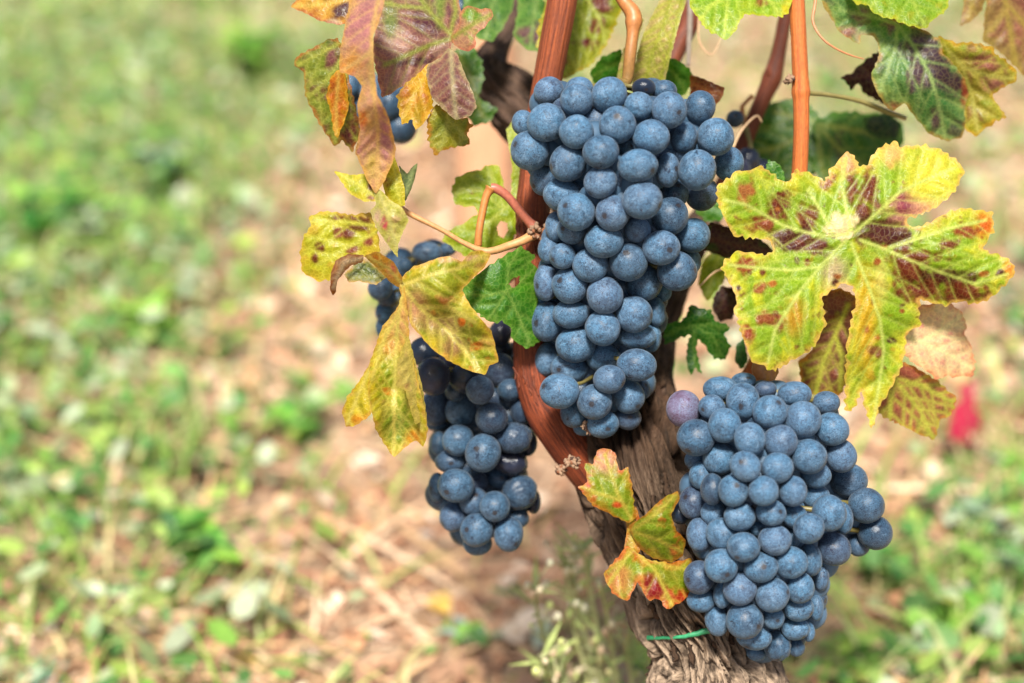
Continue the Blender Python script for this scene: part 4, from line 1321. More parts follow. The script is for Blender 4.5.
YP = dict(zip(('in', 'out', 'vein', 'rim'), ('#a9ac2c', '#c2b634', '#d0cc62', '#d8c04a')), ew=12, patch=[('#92a02c', 18, .2, .6)], k=.8, sv=.4)
leaf([dict(o=[(334,171),(352,175),(370,173),(374,186),(377,201),(365,202),(350,194)], ctrl=[(336,172,-6),(376,195,-14)], veins=[[(376,196),(356,184),(338,173)]], pal=YP, blots=[(371,184,5,9,'#7a3a20'),(372,198,5,4,'#7a3a20')], sp=2.4, seed=36, teeth=(1.0, 8)),
      dict(o=[(394,155),(400,172),(405,190),(405,206),(395,207),(385,194),(382,180),(388,166)], ctrl=[(394,158,-16),(402,204,-14)], veins=[[(394,160),(396,185),(400,204)]], pal=YP, blots=[(385,182,6,5,'#8a5024'),(398,163,4,8,'#6f8a2c')], sp=2.4, seed=37, teeth=(.8, 8)),
      dict(o=[(399,165),(407,174),(413,166),(418,163),(415,178),(411,190),(405,202),(402,188)], ctrl=[(402,170,-8),(416,166,-2),(407,198,-8)], veins=[[(404,200),(410,180),(416,165)]], pal=dict(YP, **{'in': '#74865c', 'out': '#6a7a50', 'vein': '#98a474', 'rim': '#5a5a3a', 'patch': []}), sp=2.4, seed=38, teeth=(.6, 8))],
     "small yellow green leaf below the long folded pink one")
leaf([dict(o=[(374,192),(380,189),(390,200),(402,207),(409,220),(403,232),(398,245),(398,258),(390,248),(377,229),(370,211),(376,205)], ctrl=[(376,194,-16),(408,220,-24),(397,255,-20),(375,215,-18),(390,215,-30)], veins=[[(378,191),(388,215),(397,250)]], pal=dict(YP, **{'in': '#c0ba68', 'out': '#b5b058', 'vein': '#d4cc88', 'rim': '#d8cc80', 'patch': [('#cfa08c', 14, .2, .6)]}), blots=[(384,222,4,6,'#c4405a'),(376,218,7,9,'#dcb8a0',.8)], sp=2.2, seed=39, teeth=(.6, 9), gap=10)],
     "pale folded leaf strip at the joint above the left yellow leaf")

UP_ = dict(YP, **{'in': '#b9b83a', 'out': '#ccb846', 'rim': '#d2b04c', 'patch': [('#a8ac38', 24, .2, .6), ('#caa64a', 18, .3, .6)]})
U_O = [(309,217),(322,211),(335,212),(352,215),(370,212),(378,232),(380,252),(362,257),(340,258),(330,280),(317,281),(302,272),(300,252),(304,235),(311,227)]
leaf([dict(o=U_O, ctrl=[(378,235,-6),(305,225,2),(302,268,8),(330,280,4),(345,215,0)], veins=[[(380,230),(350,246),(318,264)], [(378,226),(345,222),(312,222)]], pal=UP_, blots=[(338,217,8,5,MAR),(358,217,14,6,MAR),(320,247,6,6,MAR),(315,257,4,5,MAR),(350,232,8,7,MAR),(338,233,5,6,'#84402c'),(352,250,9,5,'#84402c'),(368,240,5,6,'#84402c'),(364,225,9,8,MAR)], sp=2.5, seed=40, teeth=(2.2, 9)),
      dict(o=[(330,290),(331,272),(336,260),(348,254),(364,255),(363,262),(350,266),(342,275),(337,281),(336,292),(333,296)], ctrl=[(364,258,-8),(340,262,-16),(333,294,-8)], veins=[[(364,258),(344,263),(333,288)]], pal=dict(YP, **{'in': '#d9b89c', 'out': '#cfa07c', 'vein': '#e4ccb0', 'rim': '#a8603a', 'patch': []}), blots=[(333,285,6,12,'#9a4a26',.8)], sp=2.2, seed=41, teeth=(.8, 7)),
      dict(o=[(344,274),(354,265),(366,258),(378,266),(387,277),(376,285),(358,281),(349,283)], ctrl=[(350,278,-6),(384,278,-6),(364,262,-4)], veins=[[(384,276),(350,278)]], pal=dict(YP, **{'in': '#4f5f24', 'out': '#6a6a2a', 'vein': '#8a8a40', 'rim': '#b48a3c', 'patch': []}), sp=2.2, seed=42, teeth=(.8, 7))],
     "leftmost yellow leaf with small maroon spots and a curled dry tip")

VP = dict(zip(('in', 'out', 'vein', 'rim'), ('#98a23c', '#c8b03c', '#ddcb74', '#cf9c52')), ew=17, patch=[('#b98a5a', 24, .18, .65), ('#83962e', 24, .02, .75), ('#cf7a34', 9, .45, .7)], k=.80, sv=.45, quilt=1.3)
V1 = [(402,277),(408,271),(414,266),(425,263),(437,258),(447,256),(455,258),(462,262),(470,252),(480,250),(491,254),(485,267),(472,279),(462,290),(470,305),(482,320),(492,332),(499,362),(490,365),(485,375),(467,370),(447,360),(430,347),(420,335),(412,327),(405,308),(399,288)]
V2 = [(404,285),(398,307),(382,327),(375,347),(370,362),(368,390),(371,410),(376,430),(385,445),(394,458),(402,450),(415,440),(424,447),(428,430),(425,410),(417,377),(410,345),(408,315)]
V3 = [(374,356),(360,380),(347,397),(342,412),(346,427),(355,426),(371,415),(372,390)]
V4 = [(408,335),(397,362),(396,387),(405,390),(412,415),(416,425),(427,417),(422,385)]
V5 = [(364,256),(377,251),(394,262),(403,279),(399,288),(390,282),(377,268)]
leaf([dict(o=V1, ctrl=[(402,284,-18),(490,254,-4),(455,258,-22),(430,262,-20),(462,292,-14),(420,308,-12),(445,328,-6),(465,352,-6),(440,295,-24),(475,320,-24),(497,360,-14),(485,374,-10),(450,362,-20),(425,342,-18),(412,325,-14)], veins=[[(402,285),(420,308),(445,328),(465,352),(480,372)], [(402,285),(430,275),(460,268),(486,254)], [(420,306),(450,308),(475,322)]], pal=VP,
           blots=[(415,306,14,20,'#cf9a74',.9),(443,325,24,12,'#b29064',.95),(455,345,16,12,'#9a7454',.9),(440,285,20,12,'#a4a63c',.9),(462,322,4,4,'#cf6a2c'),(477,346,6,4,'#cf6a2c'),(447,300,9,6,'#cf8a5c'),(455,258,30,4,'#e2b490',.6),(470,300,14,14,'#c0a83c',.9)], sp=2.5, seed=43, teeth=(1.0, 12), wave=2.0),
      dict(o=V2, ctrl=[(402,288,-18),(372,380,-20),(394,456,-6),(425,440,-12),(410,340,-18),(396,340,-10),(395,390,-6),(394,430,-5),(378,420,-18),(415,400,-20)], veins=[[(402,287),(397,330),(395,380),(394,420),(394,455)], [(400,310),(384,340),(372,380)], [(396,360),(408,390),(422,430)]], pal=dict(VP, **{'in': '#9ea53a', 'out': '#c9b53c'}),
           blots=[(398,320,14,28,'#d29a6c',.95),(388,345,12,14,'#cf9a58',.9),(388,392,6,4,'#d2883c'),(396,425,14,22,'#76923a',.9),(415,437,9,9,'#d88a3a',.9),(376,410,6,18,'#b8ae3c',.8)], sp=2.4, seed=44, teeth=(1.4, 10), wave=2.2, gap=13),
      dict(o=V3, ctrl=[(374,358,-10),(345,420,2),(370,412,-6)], veins=[[(374,360),(358,395),(347,424)]], pal=dict(VP, **{'in': '#bcae30', 'out': '#d0b83a', 'patch': [('#a5a834', 20, .2, .6)]}), blots=[(360,420,12,6,'#d8902c',.8),(348,426,6,4,'#b06a30')], sp=2.5, seed=45, teeth=(1.6, 10)),
      dict(o=V4, ctrl=[(408,338,-18),(398,380,-30),(416,423,-18),(420,390,-16)], veins=[[(409,338),(412,380),(420,418)]], pal=dict(VP, **{'in': '#d2c47c', 'out': '#d6c070', 'patch': [('#d8a878', 14, .2, .7)], 'rim': '#d8c86c'}), sp=2.4, seed=46, teeth=(1.0, 9), gap=12),
      dict(o=V5, ctrl=[(368,258,-12),(402,282,-20),(388,262,-22)], veins=[[(402,284),(388,268),(368,257)]], pal=dict(VP, **{'in': '#cf8058', 'out': '#d0953c', 'patch': []}), blots=[(392,270,6,7,'#d87868',.8),(372,259,8,4,'#c8681e',.8)], sp=2.2, seed=47, teeth=(.6, 9), gap=10)],
     "big drooping yellow leaf with pink tinges in front of the shaded grapes")

WP = dict(zip(('in', 'out', 'vein', 'rim'), ('#4c8a2e', '#55932f', '#8fb45c', '#7aa84a')), ew=12, patch=[('#3f7a28', 22, .1, .6), ('#6c9a44', 30, .25, .5)], k=.66, sv=.45, vw=1.6)
W_O = [(460,292),(472,277),(490,265),(510,252),(522,246),(527,252),(535,254),(532,262),(538,269),(536,285),(537,310),(541,340),(530,348),(520,346),(512,337),(510,327),(502,321),(492,323),(482,317),(470,307)]
leaf([dict(o=W_O, ctrl=[(507,292,0),(462,293,4),(522,248,8),(537,280,14),(530,345,10),(490,320,2),(500,270,-2)], veins=[[(507,291),(485,296),(464,294)], [(507,291),(508,268),(520,248)], [(507,291),(522,280),(535,268)], [(507,291),(518,315),(530,344)], [(507,291),(496,308),(488,320)]], pal=WP, holes=[[(508,284),(513,278),(520,276),(519,284),(513,288)]], sp=2.5, seed=48, teeth=(3.2, 12))],
     "green leaf with a small hole between the left yellow leaf and upper grapes")
XP = dict(zip(('in', 'out', 'vein', 'rim'), ('#8fa630', '#9cae36', '#c0c86a', '#b4b84a')), ew=12, patch=[('#a4ac3c', 20, .2, .6), ('#7f9c2c', 24, .2, .6)], k=.76, sv=.4)
X_O = [(451,190),(457,177),(467,172),(480,170),(490,164),(500,167),(503,182),(506,195),(515,205),(519,230),(508,245),(490,250),(464,256),(442,240),(445,233),(460,225),(478,214),(476,207),(455,205)]
leaf([dict(o=X_O, ctrl=[(455,190,34),(495,168,42),(515,230,34),(446,238,34),(485,210,30)], veins=[[(515,200),(498,214),(478,232),(460,250)], [(505,208),(495,190),(490,170)], [(500,206),(480,190),(458,188)]], pal=XP, blots=[(472,193,3,2,'#7a4a24')], holes=[[(497,226),(501,221),(507,223),(508,231),(503,238),(498,235)]], sp=2.8, seed=49, teeth=(2.4, 13)),
      dict(o=[(506,130),(512,122),(520,118),(526,150),(530,185),(520,205),(511,196),(512,165)], ctrl=[(510,130,38),(520,200,34)], veins=[[(514,124),(520,165),(516,200)]], pal=XP, sp=3, seed=50, teeth=(1.5, 11))],
     "lobed light green leaf behind the hooked leaf stalk")

YR = dict(zip(('in', 'out', 'vein', 'rim'), ('#84982c', '#a8902f', '#ccbc5c', '#c04c2c')), ew=8, patch=[('#c4582c', 14, .3, .7), ('#7f9a30', 18, .2, .6)], k=.78, sv=.3, ra=.5)
Y1 = [(597,450),(606,448),(615,452),(619,471),(628,467),(632,485),(636,519),(628,523),(612,515),(593,506),(578,487),(588,482),(584,463),(593,464)]
Y2 = [(628,526),(645,515),(656,504),(666,496),(678,491),(680,498),(671,515),(676,530),(686,540),(683,556),(671,563),(652,558),(638,548)]
Y3 = [(627,546),(649,560),(671,563),(692,558),(694,592),(684,600),(667,610),(660,600),(654,598),(649,602),(638,582),(627,602),(612,593),(603,574),(615,560)]
leaf([dict(o=Y1, ctrl=[(633,522,-8),(580,487,-16),(604,450,-10),(630,475,-12)], veins=[[(633,522),(618,495),(605,455)], [(620,500),(600,494),(582,487)]], pal=YR, blots=[(605,460,17,14,'#dc9c84',.9),(582,486,8,8,'#b81226',.6),(618,505,7,4,'#c4502a')], sp=2.4, seed=51, teeth=(1.8, 10)),
      dict(o=Y2, ctrl=[(630,528,-8),(678,494,-18),(684,545,-6),(655,525,-18)], veins=[[(632,530),(655,515),(676,495)], [(634,532),(658,540),(682,552)]], pal=dict(YR, out='#a89838'), blots=[(676,550,8,6,'#cf7440')], sp=2.4, seed=52, teeth=(.8, 9)),
      dict(o=Y3, ctrl=[(630,548,-8),(612,590,-12),(668,608,-18),(692,585,-8),(650,575,-18)], veins=[[(632,548),(655,570),(672,604)], [(632,550),(618,570),(608,585)], [(640,555),(668,566),(690,570)]], pal=dict(YR, out='#c07a38'), blots=[(655,588,12,16,'#8c1a20'),(680,597,14,9,'#b84028'),(619,580,13,18,'#d08a58',.9),(672,576,16,8,'#8a8f34',.8)], sp=2.4, seed=53, teeth=(2.0, 11)),
      dict(o=[(624,512),(636,506),(641,522),(640,552),(630,556),(624,548),(627,530)], ctrl=[(632,515,-4),(634,552,-4)], veins=[[(632,512),(632,552)]], pal=dict(YR, **{'in': '#c4883a'}), sp=2.4, seed=54, teeth=(.4, 9))],
     "small green and red leaf on the bark between the two lower bunches")
ZP = dict(zip(('in', 'out', 'vein', 'rim'), ('#2c6a1e', '#34742a', '#6f9a48', '#3c7a26')), ew=10, patch=[('#245a18', 18, .1, .6)], k=.62, sv=.3)
Z_O = [(663,327),(673,322),(682,321),(687,314),(690,304),(700,308),(711,310),(715,321),(723,323),(731,327),(724,335),(731,346),(725,360),(713,358),(704,344),(698,339),(696,348),(702,375),(696,368),(690,376),(686,358),(688,341),(692,334),(677,339),(665,345)]
leaf([dict(o=Z_O, ctrl=[(694,325,40),(665,335,46),(728,335,42),(696,372,44),(720,358,46)], veins=[[(694,326),(676,330),(664,336)], [(694,326),(712,335),(722,356)], [(694,326),(694,350),(696,374)], [(694,326),(710,325),(728,328)]], pal=ZP, sp=2.6, seed=55, teeth=(2.2, 8))],
     "small dark green deeply lobed leaf between upper grapes and largest leaf")
leaf([dict(o=[(714,296),(722,286),(734,288),(739,302),(733,318),(720,322),(712,308)], ctrl=[(725,303,58)], veins=[[(722,288),(726,318)]], pal=DRK, sp=3, seed=56, teeth=(1.5, 9))],
     "tiny dark maroon leaf behind the left edge of the largest leaf")
leaf([dict(o=[(702,262),(718,246),(730,256),(724,282),(707,302),(698,284)], ctrl=[(715,270,66)], veins=[[(722,250),(706,296)]], pal=XP, sp=3, seed=57, teeth=(1.5, 9))],
     "small yellowish leaf in the gap right of the upper grapes")
leaf([dict(o=[(696,232),(712,222),(738,230),(762,240),(775,252),(752,262),(726,258),(704,250)], ctrl=[(700,235,50),(770,250,40)], veins=[[(700,236),(735,245),(770,252)]], pal=dict(DRK, **{'in': '#4d2c38', 'patch': [('#35552a', 14, .1, .7)]}), sp=3, seed=58, teeth=(1.5, 9))],
     "dark purple and green leaf in shade behind the largest leaf")
leaf([dict(o=[(765,172),(768,160),(778,163),(784,172),(785,184),(774,184)], ctrl=[(775,172,12)], veins=[], pal=GRP, sp=2.4, seed=59, teeth=(2, 6))],
     "tiny bright green shoot leaf above the largest leaf")
leaf([dict(o=[(736,345),(744,338),(748,360),(742,370),(735,362)], ctrl=[(742,355,44)], veins=[], pal=ZP, sp=3, seed=60, teeth=(1, 8))],
     "sliver of dark green leaf beside the lower left lobe of the largest leaf")


leaf([dict(o=[(694,196),(706,188),(722,192),(730,206),(722,220),(706,222),(696,212)], ctrl=[(712,205,62)], veins=[[(698,214),(712,205),(726,198)]], pal=GRP, sp=3, seed=61, teeth=(2.6, 9))],
     "small mid green leaf tucked behind the right side of the upper grapes")
leaf([dict(o=[(722,262),(738,256),(752,262),(764,276),(756,290),(738,288),(726,278)], ctrl=[(740,272,46),(760,280,40)], veins=[[(724,264),(742,274),(760,284)]], pal=DG, sp=3, seed=62, teeth=(2.4, 9))],
     "dark green leaf peeping out at the left notch of the largest leaf")


# ---- the red leaf far behind
def far_red_leaf():
    ctr = on_ground(965, 470)
    ctr.z = ground_height(ctr.x, ctr.y)
    root = empty("red_leaf_seedling", ctr, "blurred crimson leaf standing on the ground behind the striped brown leaf", "red leaf")
    d = (ctr - EYE).dot(FW)
    top = P(966, 395, d)
    v, f, g = tube_world([ctr, ctr.lerp(top, .5) + Vector((.01, 0, 0)), top], [.0015, .0013, .001], 6)
    mesh_obj("stem", v, f, M_GREEN, root, ctr, colors=np.array([(.3, .06, .06)] * len(v), dtype=np.float32))
    for o_, dd, cl, kk in (([(950,412),(957,402),(966,394),(977,398),(975,408),(981,417),(979,430),(972,433),(966,444),(958,439),(952,441),(948,428),(953,420)], 0, '#b3204c', 71),
                           ([(956,388),(964,382),(972,381),(976,390),(970,398),(960,397)], .02, '#b84a64', 72)):
        ctl = [(950,410,(d - D0) * 1000 + dd * 1000 - 10), (984,425,(d - D0) * 1000 + dd * 1000 + 10), (966,448,(d - D0) * 1000 + dd * 1000)]
        v, f, c, g = sheet(o_, ctl, [[(964,384),(964,446)]], dict(zip(('in', 'out', 'vein', 'rim'), (cl, cl, '#c05060', cl)), k=1.25, patch=[('#8c1838', 14, .2, .6)]), sp=4, seed=kk, teeth=(2, 10))
        mesh_obj("leaf_blade", v, f, M_LEAF, root, ctr, colors=np.array(c, dtype=np.float32), vecs=g)


far_red_leaf()


# leaf stalks belong to their leaves
for st, words in ((STALKS[0], "hooked leaf stalk"), (STALKS[1], "hooked leaf stalk"), (STALKS[2], "big drooping yellow"), (STALKS[3], "dark maroon torn"), (STALKS[4], "largest leaf, yellow"), (STALKS[5], "brown leaf with yellow")):
    lf = leaf_called(words)
    st.location = st.location - lf.location
    st.parent = lf
for st in STALKS[6:9]:
    st.parent = CANES[1] if st is STALKS[6] else CANES[3] if st is STALKS[7] else CANES[2]

# ------------------------------------------------------------------ grapes
def grape_mesh(seed, shrivel=0.0):
    bm = bmesh.new()
    bmesh.ops.create_icosphere(bm, subdivisions=4, radius=1.0)
    for v in bm.verts:
        p = v.co.copy()
        k = 1 + .028 * noise.noise(p * 1.1 + Vector((seed * 5.1, 0, 0))) + .010 * noise.noise(p * 2.6 + Vector((0, seed * 3.3, 0)))
        if shrivel:
            k += shrivel * (-.16 * max(0, noise.noise(p * 1.5 + Vector((seed, 2, 0)))) - .10 * abs(noise.noise(p * 3.0 + Vector((seed, 9, 1)))))
        v.co = p * k
    me = bpy.data.meshes.new("grape")
    bm.to_mesh(me)
    bm.free()
    me.polygons.foreach_set("use_smooth", [True] * len(me.polygons))
    me.materials.append(M_GRAPE)
    return me


GRAPES = [grape_mesh(i) for i in range(7)]
RAISINS = [grape_mesh(20 + i, 1.0) for i in range(3)]
CAMROT = Matrix((RT, UP, -FW)).transposed()          # columns: right, up, towards the camera


def settle(g, iters=260, squeeze=.93):
    """push overlapping berries apart along the view axis only, keeping their order"""
    x = np.array([q['x'] for q in g]); y = np.array([q['y'] for q in g])
    r = np.array([(q['rx'] + q['ry']) / 2 for q in g]); d = np.array([q['d'] for q in g])
    lv = np.array([q['lv'] for q in g], float)
    key = lv * 10 + d
    n = len(g)
    s = KX * D0
    pairs = []
    for i in range(n):
        for j in range(i + 1, n):
            l = math.hypot((x[i] - x[j]) * s, (y[i] - y[j]) * s)
            need = squeeze * (r[i] + r[j]) * s
            if l < need:
                a, b = (i, j) if key[i] <= key[j] else (j, i)
                pairs.append((a, b, math.sqrt(need * need - l * l)))
    for _ in range(iters):
        mv = 0
        for a, b, nd in pairs:
            e = nd - (d[b] - d[a])
            if e > 1e-5:
                d[a] -= e * .25
                d[b] += e * .45
                mv += e
        if mv < 1e-4:
            break
    for q, z in zip(g, d):
        q['d'] = float(z)


def bunch(data, axis, depth, R, label, top, k_order, seed, bloom=1.0, zoom=4.0, extra=(), n_back=14, stem_path=None, levels=.007):
    """data: (x, y, rx, ry, level, flag) with x, y already in photograph pixels"""
    r = random.Random(seed)
    ax = np.array(axis, float)                              # (y, x centre, half width)
    g = []
    for (x, y, rx, ry, lv, fl) in data:
        xc = np.interp(y, ax[:, 0], ax[:, 1])
        hw = np.interp(y, ax[:, 0], ax[:, 2])
        dz = depth(y)
        bulge = math.sqrt(max(0.0, 1 - ((x - xc) / (hw + 1)) ** 2)) * hw * KX * D0 * R
        g.append(dict(x=x, y=y, rx=rx, ry=ry, lv=lv, fl=fl, d=dz - bulge + lv * levels))
    settle(g)
    # berries on the far side, seen only from a step to the side
    s = KX * D0
    tries = 0
    back = []
    while len(back) < n_back and tries < 4000:
        tries += 1
        y = r.uniform(ax[0, 0] + 12, ax[-1, 0] - 18)
        xc = np.interp(y, ax[:, 0], ax[:, 1])
        hw = np.interp(y, ax[:, 0], ax[:, 2]) * .62
        x = xc + r.uniform(-hw, hw)
        d = depth(y) + r.uniform(.012, .030)
        ok = all(math.hypot(math.hypot((x - q['x']) * s, (y - q['y']) * s), d - q['d']) > .0140 for q in g + back)
        if ok:
            back.append(dict(x=x, y=y, rx=17, ry=17, lv=3, fl='', d=d))
    # berries inside the bunch that close the gaps between the outer ones
    fill = []
    for yy in np.arange(ax[0, 0] - 10, ax[-1, 0] + 10, 3.0):
        for xx in np.arange(ax[:, 1].min() - 130, ax[:, 1].max() + 140, 3.0):
            near = [(math.hypot(xx - q['x'], yy - q['y']) - min(q['rx'], q['ry']), q) for q in g]
            near = [z for z in near if z[0] < 26]
            if not near or min(z[0] for z in near) < -1:
                continue
            secs = set(int((math.atan2(q['y'] - yy, q['x'] - xx) + math.pi) / (math.pi / 3)) % 6 for z, q in near)
            if len(secs) >= 5 and all(math.hypot(xx - q['x'], yy - q['y']) > 13 for q in fill):
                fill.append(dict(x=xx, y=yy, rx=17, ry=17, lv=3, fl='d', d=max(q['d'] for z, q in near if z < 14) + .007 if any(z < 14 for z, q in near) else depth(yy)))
    back = back[:max(0, 98 - len(g) - len(fill))]
    r.shuffle(fill)
    room = max(0, 98 - len(g))
    inner = fill[room:]
    g += fill[:room]
    g += back
    top_w = P(*top)
    root = empty("grape_bunch", top_w, label, "grape bunch", "bunches of grapes hanging on the vine")
    for n, q in enumerate(g):
        me = GRAPES[r.randrange(len(GRAPES))]
        if 's' in q['fl']:
            me = RAISINS[r.randrange(3)]
        o = bpy.data.objects.new("grape", me)
        k = KX * q['d']
        c = P(q['x'], q['y'], q['d'])
        o.location = c - top_w
        ell = abs(q['rx'] - q['ry']) > .07 * q['rx']
        if ell:
            rot = CAMROT @ Matrix.Rotation(r.uniform(-.12, .12), 3, 'Z')
        else:
            rot = CAMROT @ Matrix.Rotation(r.random() * 6.28, 3, 'Z') @ Matrix.Rotation(r.uniform(-.5, .5), 3, 'X')
        o.rotation_mode = 'QUATERNION'
        o.rotation_quaternion = rot.to_quaternion()
        o.scale = (q['rx'] * k, q['ry'] * k, (q['rx'] + q['ry']) * .5 * k)
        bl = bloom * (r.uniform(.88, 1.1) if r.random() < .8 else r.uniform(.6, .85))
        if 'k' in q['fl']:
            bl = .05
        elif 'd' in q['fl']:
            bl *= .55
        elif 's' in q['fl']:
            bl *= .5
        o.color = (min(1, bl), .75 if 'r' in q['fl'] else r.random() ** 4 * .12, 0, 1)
        # the scar looks away from the bunch axis
        xc = np.interp(q['y'], ax[:, 0], ax[:, 1])
        v = RT * ((q['x'] - xc) / 60.0) - FW * r.uniform(.1, 1.0) - Vector((0, 0, 1)) * r.uniform(-.2, .7) + Vector((r.gauss(0, .35), 0, r.gauss(0, .35)))
        v = rot.transposed() @ v.normalized()
        if 'n' in q['fl'] or r.random() < .25:
            v = rot.transposed() @ (FW * 1.0)
        o["scar"] = (v.x, v.y, v.z)
        if 'r' in q['fl']:
            o["label"] = "reddish purple grape not yet blue"
        elif 'k' in q['fl']:
            o["label"] = "glossy black grape without waxy bloom"
        link(o, root)
    if inner:                                              # the rest of the berries hidden inside
        G = Geo()
        for q in inner:
            v, f = ball(P(q['x'], q['y'], q['d']), 17 * KX * q['d'], 20)
            G.add(v, f)
        o = mesh_obj("inner_grapes", G.v, G.f, M_GRAPE, root, top_w)
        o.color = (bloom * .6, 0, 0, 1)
        o["scar"] = (0.0, 1.0, 0.0)
        o["kind"] = "stuff"
    # the stalk: a main stem down the middle with short side stalks
    G = Geo()
    col1, col2 = (.30, .115, .032), (.12, .10, .03)
    Q = stem_path or []
    pts = [(p[0], p[1], p[2], p[3]) for p in Q]
    for yy in np.linspace(ax[0, 0] + 10, ax[-1, 0] - 25, 7):
        pts.append((float(np.interp(yy, ax[:, 0], ax[:, 1])), float(yy), depth(yy) + .006, 6 - 4 * (yy - ax[0, 0]) / (ax[-1, 0] - ax[0, 0])))
    v, f, _ = tube(pts, 10, 8, nodes_at((.0, .2, .05), (.22, .25, .03)))
    nn = len(v)
    G.add(v, f, None, [tuple(a * (1 - h) + b * h for a, b in zip(col1, col2)) for h in [min(1, max(0, (i / nn - .25) * 4)) for i in range(nn)]])
    for q in g:
        yy = max(ax[0, 0] + 6, q['y'] - 16)
        p0 = P(float(np.interp(yy, ax[:, 0], ax[:, 1])), yy, depth(yy) + .006)
        p1 = P(q['x'], q['y'], q['d'])
        p1 = p1 + (p0 - p1).normalized() * q['rx'] * KX * q['d'] * .9
        v, f, _ = tube_world([p0, p0.lerp(p1, .5) + Vector((0, 0, -.001)), p1], [.0011, .0008, .0012], 6)
        G.add(v, f, None, col2)
    mesh_obj("stalk", G.v, G.f, M_PETIOLE, root, top_w, colors=np.array(G.c, dtype=np.float32))
    return root


def Z(ox, oy, rows, zf=4.0):
    """rows measured in a 4x enlargement whose corner is (ox, oy)"""
    out = []
    for q in rows:
        x, y, rx = q[0], q[1], q[2]
        ry, lv, fl = q[3], q[4], (q[5] if len(q) > 5 else '')
        out.append((ox + x / zf, oy + y / zf, rx / zf, ry / zf, lv, fl))
    return out


B1 = Z(500, 70, [(195,84,61,57,1),(307,120,67,66,0),(318,75,56,48,1),(436,100,70,74,0),(575,72,48,40,2,'k'),(553,147,60,62,1),(655,84,54,44,2,'d'),(677,160,70,75,0),(800,150,62,68,1,'d'),(92,212,46,52,2),(187,210,77,80,0),(305,248,68,70,0),(470,220,76,74,0),(605,270,75,71,0),(735,270,56,64,2),(862,268,75,77,0),(915,375,60,70,1),(120,322,81,78,0),(272,372,77,74,1),(403,328,74,68,0),(500,312,42,42,3),(551,383,81,67,0),(670,400,50,70,2),(788,400,76,83,0),(180,440,62,64,2),(250,500,79,66,1),(402,448,68,66,0),(569,522,82,76,0),(700,495,56,56,3,'d'),(305,568,75,79,0),(450,572,69,74,0),(680,585,77,74,1,'d'),(222,628,42,62,2),(285,638,58,60,1)])
B1 += Z(500, 190, [(415,205,79,68,0),(550,160,54,52,1),(645,232,76,70,0),(770,182,72,70,1),(708,325,80,80,0),(757,287,48,54,2),(195,240,44,56,2),(250,265,52,55,1),(362,300,73,70,0),(515,288,78,77,0),(183,370,48,76,1),(280,382,73,74,0),(575,372,74,72,1),(419,422,76,74,0),(150,440,42,52,2),(185,527,64,80,1),(285,495,75,60,0),(535,497,76,74,0),(411,552,73,70,0),(625,487,38,60,2),(652,408,34,40,3),(550,588,76,50,1),(608,592,38,58,2),(302,620,80,72,0)])
B1 += Z(500, 290, [(185,278,48,68,1),(278,312,75,64,1),(412,270,68,60,1),(547,300,80,66,0),(238,404,80,72,0),(437,357,65,58,0),(514,427,66,68,1),(575,395,26,42,2),(378,448,71,72,0),(296,492,56,60,1),(411,537,66,56,0),(510,512,56,48,1,'d'),(335,550,42,34,2)])
AX1 = [(75, 610, 52), (110, 622, 100), (160, 622, 112), (210, 620, 92), (260, 612, 88), (310, 598, 68), (360, 595, 62), (400, 596, 48), (440, 600, 22)]
bunch(B1, AX1, lambda y: .629 + .00004 * (y - 250), .80, "largest grape bunch, long and centred, hanging in front of the trunk", (634, 16, off(14)), 0, 11,
      stem_path=[(612, -22, off(16), 13), (623, 0, off(15), 13), (633, 14, off(13), 16), (633, 30, off(12), 12), (630, 56, off(12), 12), (626, 82, off(14), 11)], n_back=16)

B3 = Z(656, 365, [(110,175,70,75,1,'rn'),(258,95,70,50,1),(350,62,50,32,2),(437,97,46,34,2,'d'),(347,145,67,76,0),(222,168,54,50,1),(456,187,67,71,0),(555,117,68,52,1),(680,152,56,48,1),(588,218,73,75,0),(275,242,66,71,0),(160,290,77,74,0),(375,298,63,69,0),(497,306,67,70,0),(703,256,66,70,0),(611,366,73,71,0),(740,363,62,68,1),(255,375,64,68,1),(157,382,42,44,2),(358,405,64,60,0),(485,412,65,62,0),(178,442,46,56,1),(770,462,76,70,2,'d'),(840,562,73,72,1,'d'),(640,440,60,54,1),(225,497,48,64,1,'d'),(310,502,61,65,0),(430,504,60,61,0),(548,505,57,62,0),(145,550,54,66,1,'d'),(638,525,58,52,1),(692,592,68,74,0),(748,612,40,64,1),(98,592,42,46,2,'k'),(228,592,50,54,1),(335,607,64,58,0),(460,590,61,54,0),(555,606,52,50,1)])
B3 += Z(656, 500, [(611,113,60,64,0),(710,195,68,70,1,'d'),(876,130,70,70,1,'d'),(810,180,46,46,2,'d'),(410,113,38,36,2),(475,160,67,62,0),(265,135,66,64,0),(172,140,50,68,1),(350,188,66,60,0),(545,150,36,42,2),(540,250,64,68,0),(617,237,46,68,1),(418,269,70,62,0),(260,263,69,68,0),(172,310,62,68,1,'d'),(658,312,34,52,2),(335,356,67,69,0),(465,380,68,71,0),(575,350,58,64,1),(265,378,36,56,1),(180,400,58,50,1),(570,432,62,54,1),(640,430,30,54,2),(355,482,76,74,0),(243,480,48,66,1),(470,472,44,44,1),(392,550,72,50,1),(486,582,58,64,1,'s'),(558,515,58,46,1),(610,527,26,40,2),(560,590,36,36,2,'d'),(402,614,40,30,2)])
AX3 = [(380, 745, 40), (410, 756, 82), (450, 762, 92), (490, 758, 94), (530, 754, 92), (570, 752, 82), (610, 755, 72), (640, 762, 50), (660, 775, 22)]
